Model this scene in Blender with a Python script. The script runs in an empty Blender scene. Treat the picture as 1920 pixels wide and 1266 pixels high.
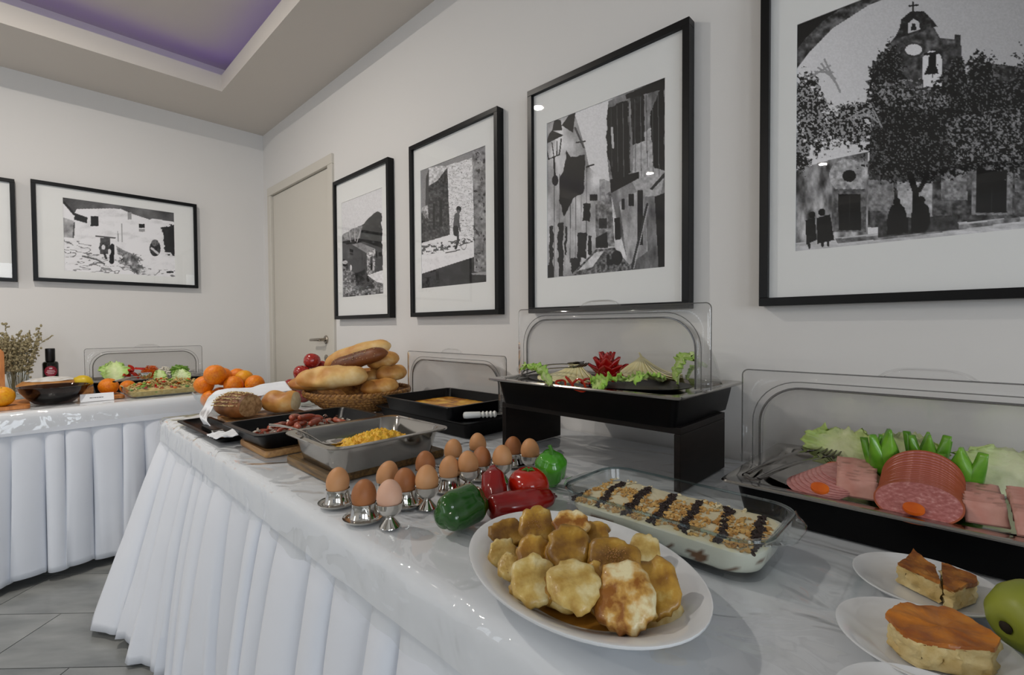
import bpy, bmesh, math, random
import numpy as np
from mathutils import Vector, Matrix, Euler

scene = bpy.context.scene
col = scene.collection
PI = math.pi
# ------------------------------------------------------------------ camera
FPX, YAW, PITCH, ROLL, CAMH = 891.079, .8049, -.0234, -.006, 1.1
_F = Vector((math.sin(YAW)*math.cos(PITCH), math.cos(YAW)*math.cos(PITCH), math.sin(PITCH)))
_R0 = Vector((math.cos(YAW), -math.sin(YAW), 0)); _U0 = _R0.cross(_F)
_R = math.cos(ROLL)*_R0 + math.sin(ROLL)*_U0
_U = -math.sin(ROLL)*_R0 + math.cos(ROLL)*_U0
cam_data = bpy.data.cameras.new('camera'); cam = bpy.data.objects.new('camera', cam_data); col.objects.link(cam)
cam_data.sensor_width = 36; cam_data.lens = FPX/1920*36; cam_data.clip_start = .02
mw = Matrix((( _R.x, _U.x, -_F.x, 0), (_R.y, _U.y, -_F.y, 0), (_R.z, _U.z, -_F.z, CAMH), (0, 0, 0, 1)))
cam.matrix_world = mw
scene.camera = cam
CAMP = Vector((0, 0, CAMH))
def ray(px, py): return _F + (px-960)/FPX*_R - (py-633)/FPX*_U
def at(px, py, axis, val):            # pixel -> point on an axis-aligned plane of the room
    d = ray(px, py); t = (val-CAMP[axis])/d[axis]; return CAMP + t*d
TZ = .75                              # height of both buffet tables
def T(px, py, z=TZ): return at(px, py, 2, z)
# ------------------------------------------------------------------ light and exposure
vs = scene.view_settings
vs.view_transform = 'Standard'; vs.look = 'None'; vs.gamma = 1; vs.use_curve_mapping = False; vs.exposure = -.90
world = bpy.data.worlds.new('world'); scene.world = world; world.use_nodes = True
world.node_tree.nodes['Background'].inputs[0].default_value = (.75, .85, 1, 1)
world.node_tree.nodes['Background'].inputs[1].default_value = .3
XW, YB, ZC, ZU = 1.325, 3.895, 2.562, 2.78     # right wall, back wall, lower ceiling, recessed ceiling
XL, YF = -5.0, -3.6                            # left and front walls, out of view
def area(name, loc, rot, sx, sy, power, colr, shape='RECTANGLE', spread=PI):
    l = bpy.data.lights.new(name, 'AREA'); l.shape = shape; l.size = sx; l.size_y = sy; l.energy = power; l.color = colr; l.spread = spread
    o = bpy.data.objects.new(name, l); o.location = loc; o.rotation_euler = rot; col.objects.link(o); return o
DAY = (.86, .93, 1.0)
WINS_L = [(-1.9, 1.7), (2.9, 1.3)]   # windows of the left wall: centre y, width
WINS_F = [(-3.1, 1.7), (-.57, 1.7)]             # windows of the front wall: centre x, width; the near one shows as the bluish glint in the back wall pictures
area('window_left_offscreen', (XL-.16, WINS_L[1][0], 1.5), (0, -PI/2, 0), 1.5, WINS_L[1][1], 30, DAY)        # the bright band on the far flank of the egg cups
for (xc, w), nm in zip(WINS_F, ('window_front_far_offscreen', 'window_front_near_offscreen')): area(nm, (xc, YF-.16, 1.5), (PI/2, 0, 0), w, 1.5, 112, DAY)
LAMPS = [(-.18, 2.38), (-2.22, 2.53), (-3.22, 1.11)]     # where the glints in the picture glass put them
LAMP_W = 42.0
# ------------------------------------------------------------------ noise
def _h(ix, iy, iz, s):
    n = (ix.astype(np.int64)*374761393 + iy.astype(np.int64)*668265263 + iz.astype(np.int64)*2147483647 + s*974634777) & 0x7fffffff
    n = (n ^ (n >> 13))*1274126177 & 0x7fffffff
    n = (n ^ (n >> 16))*60493 & 0x7fffffff
    return ((n ^ (n >> 11)) & 0xffff)/65535.0
def vn3(x, y, z, s=0):
    x = np.asarray(x, float); y = np.asarray(y, float)+0*x; z = np.asarray(z, float)+0*x
    ix, iy, iz = np.floor(x), np.floor(y), np.floor(z)
    fx, fy, fz = x-ix, y-iy, z-iz
    fx, fy, fz = [t*t*(3-2*t) for t in (fx, fy, fz)]
    o = 0
    for a in (0, 1):
        for b in (0, 1):
            for c in (0, 1):
                o = o + _h(ix+a, iy+b, iz+c, s)*(fx if a else 1-fx)*(fy if b else 1-fy)*(fz if c else 1-fz)
    return o
def fbm(x, y, z=0., s=0, oct=3):
    o = 0; a = .5; f = 1
    for i in range(oct):
        o = o + a*(vn3(np.asarray(x)*f, np.asarray(y)*f, np.asarray(z)*f, s+i)*2-1); a *= .5; f *= 2.03
    return o
from mathutils import noise as _mn
def sn(x, y, z=0., s=0, oct=3):
    return .8*_mn.fractal(Vector((x+s*13.7, y-s*7.3, z+s*3.1)), 1., 2., oct)
# ------------------------------------------------------------------ materials
def nt(name):
    m = bpy.data.materials.new(name); m.use_nodes = True; n = m.node_tree; n.nodes.clear()
    out = n.nodes.new('ShaderNodeOutputMaterial'); return m, n, out
def rgba(c): return (c[0], c[1], c[2], 1)
def srgb(h):
    h = h.lstrip('#'); v = [int(h[i:i+2], 16)/255 for i in (0, 2, 4)]
    return tuple(((x+.055)/1.055)**2.4 if x > .04045 else x/12.92 for x in v)
def pbr(name, c, rough=.6, metal=0., spec=.5, c2=None, scale=20., detail=3., lo=.35, hi=.65, bump=0., bscale=None, bdist=.002,
        sss=0., coat=0., stretch=None, aniso=0., attr=None, emit=None, sheen=0., c3=None, voro=False, rand=0., sssr=(.01, .005, .003)):
    m, n, out = nt(name); N = n.nodes; L = n.links
    b = N.new('ShaderNodeBsdfPrincipled'); L.new(b.outputs[0], out.inputs[0])
    b.inputs['Base Color'].default_value = rgba(c); b.inputs['Roughness'].default_value = rough
    b.inputs['Metallic'].default_value = metal; b.inputs['Specular IOR Level'].default_value = spec
    if sss: b.inputs['Subsurface Weight'].default_value = sss; b.inputs['Subsurface Radius'].default_value = sssr; b.inputs['Subsurface Scale'].default_value = 1.
    if coat: b.inputs['Coat Weight'].default_value = coat; b.inputs['Coat Roughness'].default_value = .12
    if sheen: b.inputs['Sheen Weight'].default_value = sheen
    tc = N.new('ShaderNodeTexCoord'); vec = tc.outputs['Object']
    if stretch:
        mp = N.new('ShaderNodeMapping'); mp.inputs['Scale'].default_value = stretch; L.new(vec, mp.inputs[0]); vec = mp.outputs[0]
    if attr:
        a = N.new('ShaderNodeAttribute'); a.attribute_name = attr; L.new(a.outputs['Color'], b.inputs['Base Color'])
    elif c2:
        t = N.new('ShaderNodeTexNoise'); t.inputs['Scale'].default_value = scale; t.inputs['Detail'].default_value = detail; L.new(vec, t.inputs[0])
        r = N.new('ShaderNodeValToRGB'); L.new(t.outputs[0], r.inputs[0])
        r.color_ramp.elements[0].position = lo; r.color_ramp.elements[1].position = hi
        r.color_ramp.elements[0].color = rgba(c); r.color_ramp.elements[1].color = rgba(c2)
        if c3:
            e = r.color_ramp.elements.new(min(.98, hi+.12)); e.color = rgba(c3)
        L.new(r.outputs[0], b.inputs['Base Color'])
    if rand:      # every copy a little lighter or darker
        oi = N.new('ShaderNodeObjectInfo'); mr = N.new('ShaderNodeMapRange'); mr.inputs[3].default_value = 1-rand; mr.inputs[4].default_value = 1+rand*.5; L.new(oi.outputs['Random'], mr.inputs[0])
        hs = N.new('ShaderNodeHueSaturation'); L.new(mr.outputs[0], hs.inputs['Value']); src = b.inputs['Base Color'].links
        if src: L.new(src[0].from_socket, hs.inputs['Color'])
        else: hs.inputs['Color'].default_value = rgba(c)
        L.new(hs.outputs[0], b.inputs['Base Color'])
    if bump:
        t2 = N.new('ShaderNodeTexVoronoi' if voro else 'ShaderNodeTexNoise'); t2.inputs['Scale'].default_value = bscale or scale*2
        if not voro: t2.inputs['Detail'].default_value = 4
        L.new(vec, t2.inputs[0])
        bp = N.new('ShaderNodeBump'); bp.inputs['Strength'].default_value = bump; bp.inputs['Distance'].default_value = bdist
        L.new(t2.outputs[0], bp.inputs['Height']); L.new(bp.outputs[0], b.inputs['Normal'])
    if emit: b.inputs['Emission Color'].default_value = rgba(emit[0]); b.inputs['Emission Strength'].default_value = emit[1]
    return m
def clear(name, tint=(1, 1, 1), ior=1.45, rough=.03, haze=0., hcol=(.8, .8, .8), bump=0., bscale=30., bdist=.002, stretch=None):
    m, n, out = nt(name); N = n.nodes; L = n.links
    tr = N.new('ShaderNodeBsdfTransparent'); tr.inputs[0].default_value = rgba(tint)
    gl = N.new('ShaderNodeBsdfGlossy'); gl.inputs['Roughness'].default_value = rough; gl.inputs[0].default_value = (1, 1, 1, 1)
    fr = N.new('ShaderNodeFresnel'); ge = N.new('ShaderNodeNewGeometry'); mi = N.new('ShaderNodeMix')   # thin sheet: same reflectance from both sides
    L.new(ge.outputs['Backfacing'], mi.inputs[0]); mi.inputs[2].default_value = ior; mi.inputs[3].default_value = 1/ior; L.new(mi.outputs[0], fr.inputs[0])
    mx = N.new('ShaderNodeMixShader'); L.new(fr.outputs[0], mx.inputs[0]); L.new(gl.outputs[0], mx.inputs[2])
    base = tr.outputs[0]
    if haze:
        df = N.new('ShaderNodeBsdfDiffuse'); df.inputs[0].default_value = rgba(hcol)
        tl = N.new('ShaderNodeBsdfTranslucent'); tl.inputs[0].default_value = rgba(hcol)
        m1 = N.new('ShaderNodeMixShader'); m1.inputs[0].default_value = .5; L.new(df.outputs[0], m1.inputs[1]); L.new(tl.outputs[0], m1.inputs[2])
        m2 = N.new('ShaderNodeMixShader'); m2.inputs[0].default_value = haze; L.new(tr.outputs[0], m2.inputs[1]); L.new(m1.outputs[0], m2.inputs[2]); base = m2.outputs[0]
    L.new(base, mx.inputs[1]); L.new(mx.outputs[0], out.inputs[0])
    if bump:
        tc = N.new('ShaderNodeTexCoord'); vec = tc.outputs['Object']
        if stretch:
            mp = N.new('ShaderNodeMapping'); mp.inputs['Scale'].default_value = stretch; L.new(vec, mp.inputs[0]); vec = mp.outputs[0]
        t = N.new('ShaderNodeTexNoise'); t.inputs['Scale'].default_value = bscale; t.inputs['Detail'].default_value = 1.7; L.new(vec, t.inputs[0])
        t.inputs['Distortion'].default_value = 1.2
        bp = N.new('ShaderNodeBump'); bp.inputs['Strength'].default_value = bump; bp.inputs['Distance'].default_value = bdist
        L.new(t.outputs[0], bp.inputs['Height']); L.new(bp.outputs[0], gl.inputs['Normal']); L.new(bp.outputs[0], fr.inputs['Normal'])
    return m
M = {}
M['wall'] = pbr('wall_paint', srgb('#dcdad8'), .7, spec=.25, bump=.08, bscale=180, bdist=.001)
M['wallb'] = pbr('wall_paint_back', srgb('#dcdad8'), .7, spec=.25, bump=.06, bscale=180, bdist=.001)
M['ceil'] = pbr('ceiling_paint', srgb('#d3cdc6'), .8, spec=.2)
M['doorm'] = pbr('door_paint', srgb('#cdc8be'), .45, spec=.35)
M['marble'] = pbr('grey_marble', srgb('#6c6f6f'), .22, c2=srgb('#9a9c9a'), scale=3, detail=6, lo=.3, hi=.75, stretch=(1., 3.2, 1), spec=.5)
M['grout'] = pbr('grout', srgb('#6f706e'), .8)
M['black'] = pbr('black_lacquer_frame', srgb('#08090b'), .35, spec=.25, bump=.05, bscale=200)
M['mat'] = pbr('white_mat_board', srgb('#e6e7e6'), .85, spec=.2)
M['print'] = pbr('photo_print', (1, 1, 1), .5, spec=.3, attr='tone')
M['pglass'] = clear('picture_glass', (1, 1, 1), 1.27, .01)
M['cloth'] = pbr('white_cotton', srgb('#dfe2e8'), .85, spec=.15, bump=.12, bscale=600, bdist=.0005, sheen=.1)
M['skirt'] = pbr('white_skirt_cloth', srgb('#dde1e9'), .8, spec=.2, bump=.15, bscale=14, bdist=.006)
M['plastic'] = clear('clear_plastic_sheet', (.985, .99, .985), 1.5, .05, haze=.05, hcol=(.85, .88, .88), bump=.85, bscale=6.5, bdist=.02, stretch=(1.5, 1, 1))
M['plastic2'] = clear('clear_plastic_sheet_far', (.98, .98, .975), 1.5, .08, haze=.18, hcol=(.85, .85, .83), bump=.6, bscale=10, bdist=.012)
M['shell'] = clear('hazy_acrylic_shell', (.97, .97, .97), 1.4, .22, haze=.13, hcol=(.62, .61, .6))
M['lid'] = clear('clear_acrylic', (.975, .975, .975), 1.4, .04, haze=.05, hcol=(.7, .7, .7))
M['lidbead'] = clear('smoked_acrylic_edge', (.55, .55, .55), 1.5, .05, haze=.1, hcol=(.5, .5, .5))
M['glass'] = clear('clear_glass', (.955, .975, .975), 1.38, .01)
M['steel'] = pbr('brushed_steel', srgb('#a5a29d'), .13, 1.)
M['tong'] = pbr('dark_polished_steel', srgb('#77736f'), .14, 1.)
M['chrome'] = pbr('polished_steel', srgb('#cfccc6'), .08, 1.)
M['satin'] = pbr('satin_nickel', srgb('#a79f94'), .25, 1.)
M['enamel'] = pbr('black_enamel', srgb('#090a0c'), .32, spec=.18)
M['btray'] = pbr('black_plastic_tray', srgb('#050506'), .35, spec=.14)
M['dwood'] = pbr('dark_wenge', srgb('#0c0705'), .4, c2=srgb('#150e0a'), scale=18, stretch=(1, 1, 8), spec=.25)
M['wood'] = pbr('board_wood', srgb('#8a6036'), .5, c2=srgb('#b58a55'), scale=9, stretch=(10, 1, 10), bump=.1)
M['woodd'] = pbr('board_wood_dark', srgb('#4e3a1c'), .45, c2=srgb('#7b5d2f'), scale=10, stretch=(14, 1, 14), bump=.1)
M['wooda'] = pbr('amber_wood', srgb('#a9662c'), .5, c2=srgb('#c98444'), scale=12, stretch=(6, 6, 1))
M['china'] = pbr('white_porcelain', srgb('#e3e5e7'), .12, spec=.55, coat=.3)
M['white'] = pbr('white_card', srgb('#e4e6ea'), .7)
M['napkin'] = pbr('white_napkin', srgb('#e0e3e8'), .9, bump=.2, bscale=300, bdist=.0008)
# ------------------------------------------------------------------ mesh builder
class MB:
    def __init__(s): s.v = []; s.f = []; s.mi = []
    def add(s, v, f, mi=0):
        o = len(s.v); s.v += [tuple(p) for p in v]; s.f += [tuple(i+o for i in q) for q in f]; s.mi += [mi]*len(f); return s
    def box(s, c, d, mi=0, rz=0.):
        x, y, z = d[0]/2, d[1]/2, d[2]/2; cr, sr = math.cos(rz), math.sin(rz)
        v = [(c[0]+a*x*cr-b*y*sr, c[1]+a*x*sr+b*y*cr, c[2]+e*z) for a in (-1, 1) for b in (-1, 1) for e in (-1, 1)]
        return s.add(v, [(0, 1, 3, 2), (4, 6, 7, 5), (0, 4, 5, 1), (2, 3, 7, 6), (0, 2, 6, 4), (1, 5, 7, 3)], mi)
    def b2(s, a, b, mi=0): return s.box([(a[i]+b[i])/2 for i in range(3)], [abs(b[i]-a[i]) for i in range(3)], mi)
    def loft(s, rings, closed=True, cap0=True, cap1=True, mi=0):
        n = len(rings[0]); v = [p for r in rings for p in r]; f = []
        for i in range(len(rings)-1):
            for j in range(n if closed else n-1):
                k = (j+1) % n; f.append((i*n+j, i*n+k, (i+1)*n+k, (i+1)*n+j))
        if cap0: f.append(tuple(range(n-1, -1, -1)))
        if cap1: f.append(tuple((len(rings)-1)*n+j for j in range(n)))
        return s.add(v, f, mi)
    def lathe(s, prof, n=32, cap0=True, cap1=True, c=(0, 0, 0), mi=0):
        return s.loft([[(c[0]+r*math.cos(2*PI*j/n), c[1]+r*math.sin(2*PI*j/n), c[2]+z) for j in range(n)] for r, z in prof], True, cap0, cap1, mi)
    def tube(s, path, r, n=8, caps=True, mi=0, flat=1.):
        path = [Vector(p) for p in path]; rings = []; up = Vector((0, 0, 1))
        for i, p in enumerate(path):
            t = (path[min(i+1, len(path)-1)]-path[max(i-1, 0)]).normalized()
            if abs(t.dot(up)) > .95 and i == 0: up = Vector((1, 0, 0))
            a = (up-t*up.dot(t)).normalized(); b = t.cross(a); up = a
            rr = r[i] if hasattr(r, '__len__') else r
            rings.append([p+rr*(math.cos(2*PI*j/n)*b+flat*math.sin(2*PI*j/n)*a) for j in range(n)])
        return s.loft(rings, True, caps, caps, mi)
    def grid(s, fn, nu, nv, mi=0, closed_u=False):
        v = [fn(i/(nu-1) if not closed_u else i/nu, j/(nv-1)) for j in range(nv) for i in range(nu)]; f = []
        for j in range(nv-1):
            for i in range(nu if closed_u else nu-1):
                k = (i+1) % nu; f.append((j*nu+i, j*nu+k, (j+1)*nu+k, (j+1)*nu+i))
        return s.add(v, f, mi)
    def ball(s, c, r, nu=16, nv=10, mi=0):
        r = r if hasattr(r, '__len__') else (r, r, r)
        prof = [(math.sin(PI*j/nv), -math.cos(PI*j/nv)) for j in range(1, nv)]
        v = [(c[0], c[1], c[2]-r[2])]+[(c[0]+r[0]*p*math.cos(2*PI*i/nu), c[1]+r[1]*p*math.sin(2*PI*i/nu), c[2]+r[2]*q) for p, q in prof for i in range(nu)]+[(c[0], c[1], c[2]+r[2])]
        f = [(0, 1+(i+1) % nu, 1+i) for i in range(nu)]
        for j in range(nv-2):
            f += [(1+j*nu+i, 1+j*nu+(i+1) % nu, 1+(j+1)*nu+(i+1) % nu, 1+(j+1)*nu+i) for i in range(nu)]
        e = len(v)-1; b = 1+(nv-2)*nu
        f += [(b+i, b+(i+1) % nu, e) for i in range(nu)]
        return s.add(v, f, mi)
    def rough(s, amp, freq, seed=0, oct=3, n0=0):   # push vertices about by noise
        a = np.array(s.v[n0:]); 
        for k in range(3): a[:, k] += amp*fbm(s_(a[:, 0], freq), s_(a[:, 1], freq), s_(a[:, 2], freq), seed+17*k, oct)
        s.v[n0:] = [tuple(p) for p in a]; return s
    def xf(s, m, n0=0):
        s.v[n0:] = [tuple(m @ Vector(p)) for p in s.v[n0:]]; return s
def s_(a, f): return a*f+31.7
def rrect(w, d, r, z, n=6, cx=0, cy=0):
    o = []; r = min(r, w/2-1e-4, d/2-1e-4)
    for qx, qy, a0 in ((1, 1, 0), (-1, 1, PI/2), (-1, -1, PI), (1, -1, 3*PI/2)):
        for i in range(n+1):
            a = a0+PI/2*i/n; o.append((cx+qx*(w/2-r)+r*math.cos(a), cy+qy*(d/2-r)+r*math.sin(a), z))
    return o
def mesh(name, mb, mats, smooth=True, sharp=38):
    me = bpy.data.meshes.new(name); me.from_pydata(mb.v, [], mb.f)
    for m in (mats if isinstance(mats, (list, tuple)) else [mats]): me.materials.append(M[m] if isinstance(m, str) else m)
    if any(mb.mi): me.polygons.foreach_set('material_index', mb.mi)
    bm = bmesh.new(); bm.from_mesh(me); bmesh.ops.recalc_face_normals(bm, faces=bm.faces); bm.to_mesh(me); bm.free()
    if smooth:
        me.shade_smooth(); me.set_sharp_from_angle(angle=math.radians(sharp))
    me.update(); return me
def link(o, parent=None):
    col.objects.link(o)
    if parent is not None: o.parent = parent
    return o
def obj(name, mb, mats, parent=None, loc=(0, 0, 0), rot=(0, 0, 0), smooth=True, sharp=38, thick=0., bevel=0., kind=None, label=None):
    o = bpy.data.objects.new(name, mb if isinstance(mb, bpy.types.Mesh) else mesh(name, mb, mats, smooth, sharp))
    o.location = loc; o.rotation_euler = rot; link(o, parent)
    if thick: md = o.modifiers.new('thickness', 'SOLIDIFY'); md.thickness = thick; md.offset = 0
    if bevel: md = o.modifiers.new('bevel', 'BEVEL'); md.width = bevel; md.segments = 2; md.limit_method = 'ANGLE'
    if kind: o['kind'] = kind
    if label: o['label'] = label
    return o
def tag(o, label, cat, group=None, kind=None):
    o['label'] = label; o['category'] = cat
    if group: o['group'] = group
    if kind: o['kind'] = kind
    return o
def thing(name, label, cat, loc=(0, 0, 0), rz=0., group=None):
    o = bpy.data.objects.new(name, None); o.empty_display_size = .05; o.location = loc; o.rotation_euler = (0, 0, rz); link(o)
    return tag(o, label, cat, group)
def struct(name, mb, mats, parent=None, **k):
    o = obj(name, mb, mats, parent, **k)
    if parent is None: o['kind'] = 'structure'
    return o
def dup(o, loc, rz=0., label=None, parent=None):
    c = o.copy(); link(c, parent); c.location = loc; c.rotation_euler = (o.rotation_euler[0], o.rotation_euler[1], rz)
    if label: c['label'] = label
    for ch in o.children:
        d = ch.copy(); link(d, c)
        for g in ch.children:
            e = g.copy(); link(e, d)
    return c
def setattr_tone(me, cols):
    a = me.color_attributes.new('tone', 'FLOAT_COLOR', 'POINT')
    a.data.foreach_set('color', np.asarray(cols, np.float32).ravel())
# ================================================================== THE SETTING
random.seed(3)
# floor of diagonal marble tiles: the tiles in view are pieces, the rest is one bed
fl = struct('floor', MB().b2((XL, YF, -.06), (XW, YB, -.004)), 'grout')
tw, tl, gap = .30, .60, .004
tile_me = []
for k in range(4):
    mb = MB().box((0, 0, -.0035), (tl-gap, tw-gap, .007)); me = mesh('tile', mb, 'marble', False)
    uvs = me  # shared by the tiles of one batch
    tile_me.append(me)
mb_rest = MB(); e1 = Vector((1, -1, 0)).normalized(); e2 = Vector((1, 1, 0)).normalized()
cnt = 0
for i in range(-20, 21):
    for j in range(-34, 35):
        c = e1*(i*tl+(.3 if j % 2 else 0)) + e2*(j*tw) + Vector((.2, 2.2, 0))
        if not (XL+.35 < c.x < XW-.02 and YF+.35 < c.y < YB-.02): continue
        near = -.75 < c.x < .55 and 1.2 < c.y < 3.3
        if near:
            o = obj('tile', tile_me[cnt % 4], None, fl, loc=(c.x, c.y, 0), rot=(0, 0, -PI/4+(PI if cnt % 3 == 0 else 0))); cnt += 1
        else: mb_rest.box((c.x, c.y, -.0035), (tl-gap, tw-gap, .007), rz=-PI/4)
r_ = obj('tile_field', mb_rest, 'marble', fl, smooth=False); r_['kind'] = 'stuff'
# marble veins differ from tile to tile: Object coordinates plus a per-object offset
n = M['marble'].node_tree; mp = [q for q in n.nodes if q.type == 'MAPPING'][0]
oi = n.nodes.new('ShaderNodeObjectInfo'); vm = n.nodes.new('ShaderNodeVectorMath'); vm.operation = 'MULTIPLY'
cb = n.nodes.new('ShaderNodeCombineXYZ'); n.links.new(oi.outputs['Random'], cb.inputs[0]); n.links.new(oi.outputs['Random'], cb.inputs[1])
vm.inputs[1].default_value = (40, 17, 0); n.links.new(cb.outputs[0], vm.inputs[0]); n.links.new(vm.outputs[0], mp.inputs['Location'])

# walls (the right one holds the door opening, the left and front ones hold windows)
DY0, DY1, DZ = 2.79, 3.73, 2.08
mb = MB().b2((XW, YF, 0), (XW+.15, DY0, ZU+.1)).b2((XW, DY1, 0), (XW+.15, YB+.15, ZU+.1)).b2((XW, DY0, DZ), (XW+.15, DY1, ZU+.1))
struct('wall_right', mb, 'wall', smooth=False)
struct('wall_back', MB().b2((XL, YB, 0), (XW, YB+.15, ZU+.1)), 'wallb', smooth=False)
def windowed(axis, plane, thick, lo, hi, wins, name):
    z0, z1 = .75, 2.25; mb = MB(); t0, t1 = (plane-thick, plane)
    def put(a, b, za, zb):
        if axis == 'x': mb.b2((t0, a, za), (t1, b, zb))
        else: mb.b2((a, t0, za), (b, t1, zb))
    put(lo, hi, 0, z0); put(lo, hi, z1, ZU+.1); cur = lo
    for c, w in wins: put(cur, c-w/2, z0, z1); cur = c+w/2
    put(cur, hi, z0, z1); struct(name, mb, 'wall', smooth=False)
windowed('x', XL, .15, YF, YB, WINS_L, 'wall_left'); windowed('y', YF, .15, XL, XW, WINS_F, 'wall_front')
def window(i, axis, plane, c, w):
    z0, z1 = .75, 2.25; fr = MB()
    def bx(m, a0, a1, za, zb, d0=.05, d1=.1):
        if axis == 'x': m.b2((plane-d1, a0, za), (plane-d0, a1, zb))
        else: m.b2((a0, plane-d1, za), (a1, plane-d0, zb))
    a, b = c-w/2, c+w/2
    bx(fr, a, b, z0, z0+.06); bx(fr, a, b, z1-.06, z1); bx(fr, a, a+.06, z0+.06, z1-.06); bx(fr, b-.06, b, z0+.06, z1-.06); bx(fr, c-.03, c+.03, z0+.06, z1-.06)
    o = struct('window_%d' % i, fr, 'white', smooth=False)
    for s0, s1 in ((a+.06, c-.03), (c+.03, b-.06)):
        p = MB(); bx(p, s0, s1, z0+.06, z1-.06, .072, .078); obj('pane', p, 'pglass', o, smooth=False)
k = 1
for c, w in WINS_L: window(k, 'x', XL, c, w); k += 1
for c, w in WINS_F: window(k, 'y', YF, c, w); k += 1
# ceiling: lower band with a recessed tray, a hidden cove behind the lip, violet strip in the cove
RX1, RY1, RX0, RY0, LIP = .905, 3.345, -4.4, -3.0, .10
mb = MB()
mb.b2((XL, RY1, ZC), (XW, YB, ZC+.10)); mb.b2((XL, YF, ZC), (XW, RY0, ZC+.10)); mb.b2((RX1, RY0, ZC), (XW, RY1, ZC+.10)); mb.b2((XL, RY0, ZC), (RX0, RY1, ZC+.10))
struct('ceiling', mb, 'ceil', smooth=False)
struct('ceiling_recess', MB().b2((XL, YF, ZU), (XW, YB, ZU+.08)), 'ceil', smooth=False)
M['led'] = pbr('violet_led', (.02, .01, .05), .5, emit=((.28, .10, 1.0), 3.2))
t = thing('led_strip', 'violet light strip hidden in the cove of the recessed ceiling', 'light', (0, 0, ZC+.1))
g = .05
for a, b in (((RX0, RY1+g-.01, .002), (RX1+g, RY1+g, .012)), ((RX1+g-.01, RY0, .002), (RX1+g, RY1+g-.012, .012))):
    obj('strip', MB().b2(a, b), 'led', t, smooth=False)
# cove back walls
struct('trim_1', MB().b2((XL, RY1+.17, ZC+.1), (RX1+.17, RY1+.19, ZU)).b2((RX1+.17, YF, ZC+.1), (RX1+.19, RY1+.19, ZU)), 'ceil', smooth=False)
# small recessed lamps in the raised ceiling
M['bulb'] = pbr('lamp_glass', (1, 1, 1), .4)
ring = mesh('trim_ring', MB().lathe([(.052, 0), (.052, -.006), (.040, -.008), (.036, -.002)], 24, False, False), 'chrome')
bulb = mesh('bulb', MB().lathe([(.036, -.002), (.03, -.010), (.012, -.014)], 24, True, True), 'bulb')
for i, (x, y) in enumerate(LAMPS):
    t = thing('ceiling_spotlight', 'small round recessed spotlight in the raised ceiling', 'spotlight', (x, y, ZU), 0, 'ceiling spotlights')
    obj('trim_ring', ring, None, t); obj('bulb', bulb, None, t)
    a = area('ceiling_spotlight_%d_offscreen' % (i+1), (0, 0, -.02), (0, 0, 0), .07, .07, LAMP_W, (1, .93, .84), 'DISK'); a.parent = t
# door in the right wall
cas = MB()
for y0, y1, z0, z1 in ((DY0-.055, DY0+.005, 0, DZ-.005), (DY1-.005, DY1+.055, 0, DZ-.005), (DY0-.055, DY1+.055, DZ-.0048, DZ+.055)): cas.b2((XW-.016, y0, z0), (XW+.01, y1, z1))
struct('trim_2', cas, 'doorm', smooth=False, bevel=.003)
d = struct('door_1', MB().b2((XW+.004, DY0+.01, .006), (XW+.045, DY1-.01, DZ-.008)), 'doorm', smooth=False, bevel=.002)
hp = at(611, 637, 0, XW)
h = MB().lathe([(.026, 0), (.026, .006), (.022, .010), (.010, .011), (.010, .045)], 24); h.xf(Matrix.Translation((XW+.004, hp.y, hp.z)) @ Matrix.Rotation(-PI/2, 4, 'Y'))
h.tube([(XW-.038, hp.y-.004, hp.z), (XW-.042, hp.y+.02, hp.z), (XW-.043, hp.y+.07, hp.z-.001), (XW-.040, hp.y+.13, hp.z-.003)], [.010, .010, .0085, .008], 12)
obj('door_handle', h, 'satin', d)
k = MB().lathe([(.022, 0), (.022, .006), (.018, .008), (.006, .0085)], 24); k.xf(Matrix.Translation((XW+.004, hp.y, hp.z-.115)) @ Matrix.Rotation(-PI/2, 4, 'Y'))
obj('lock_rosette', k, 'satin', d)
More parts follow.
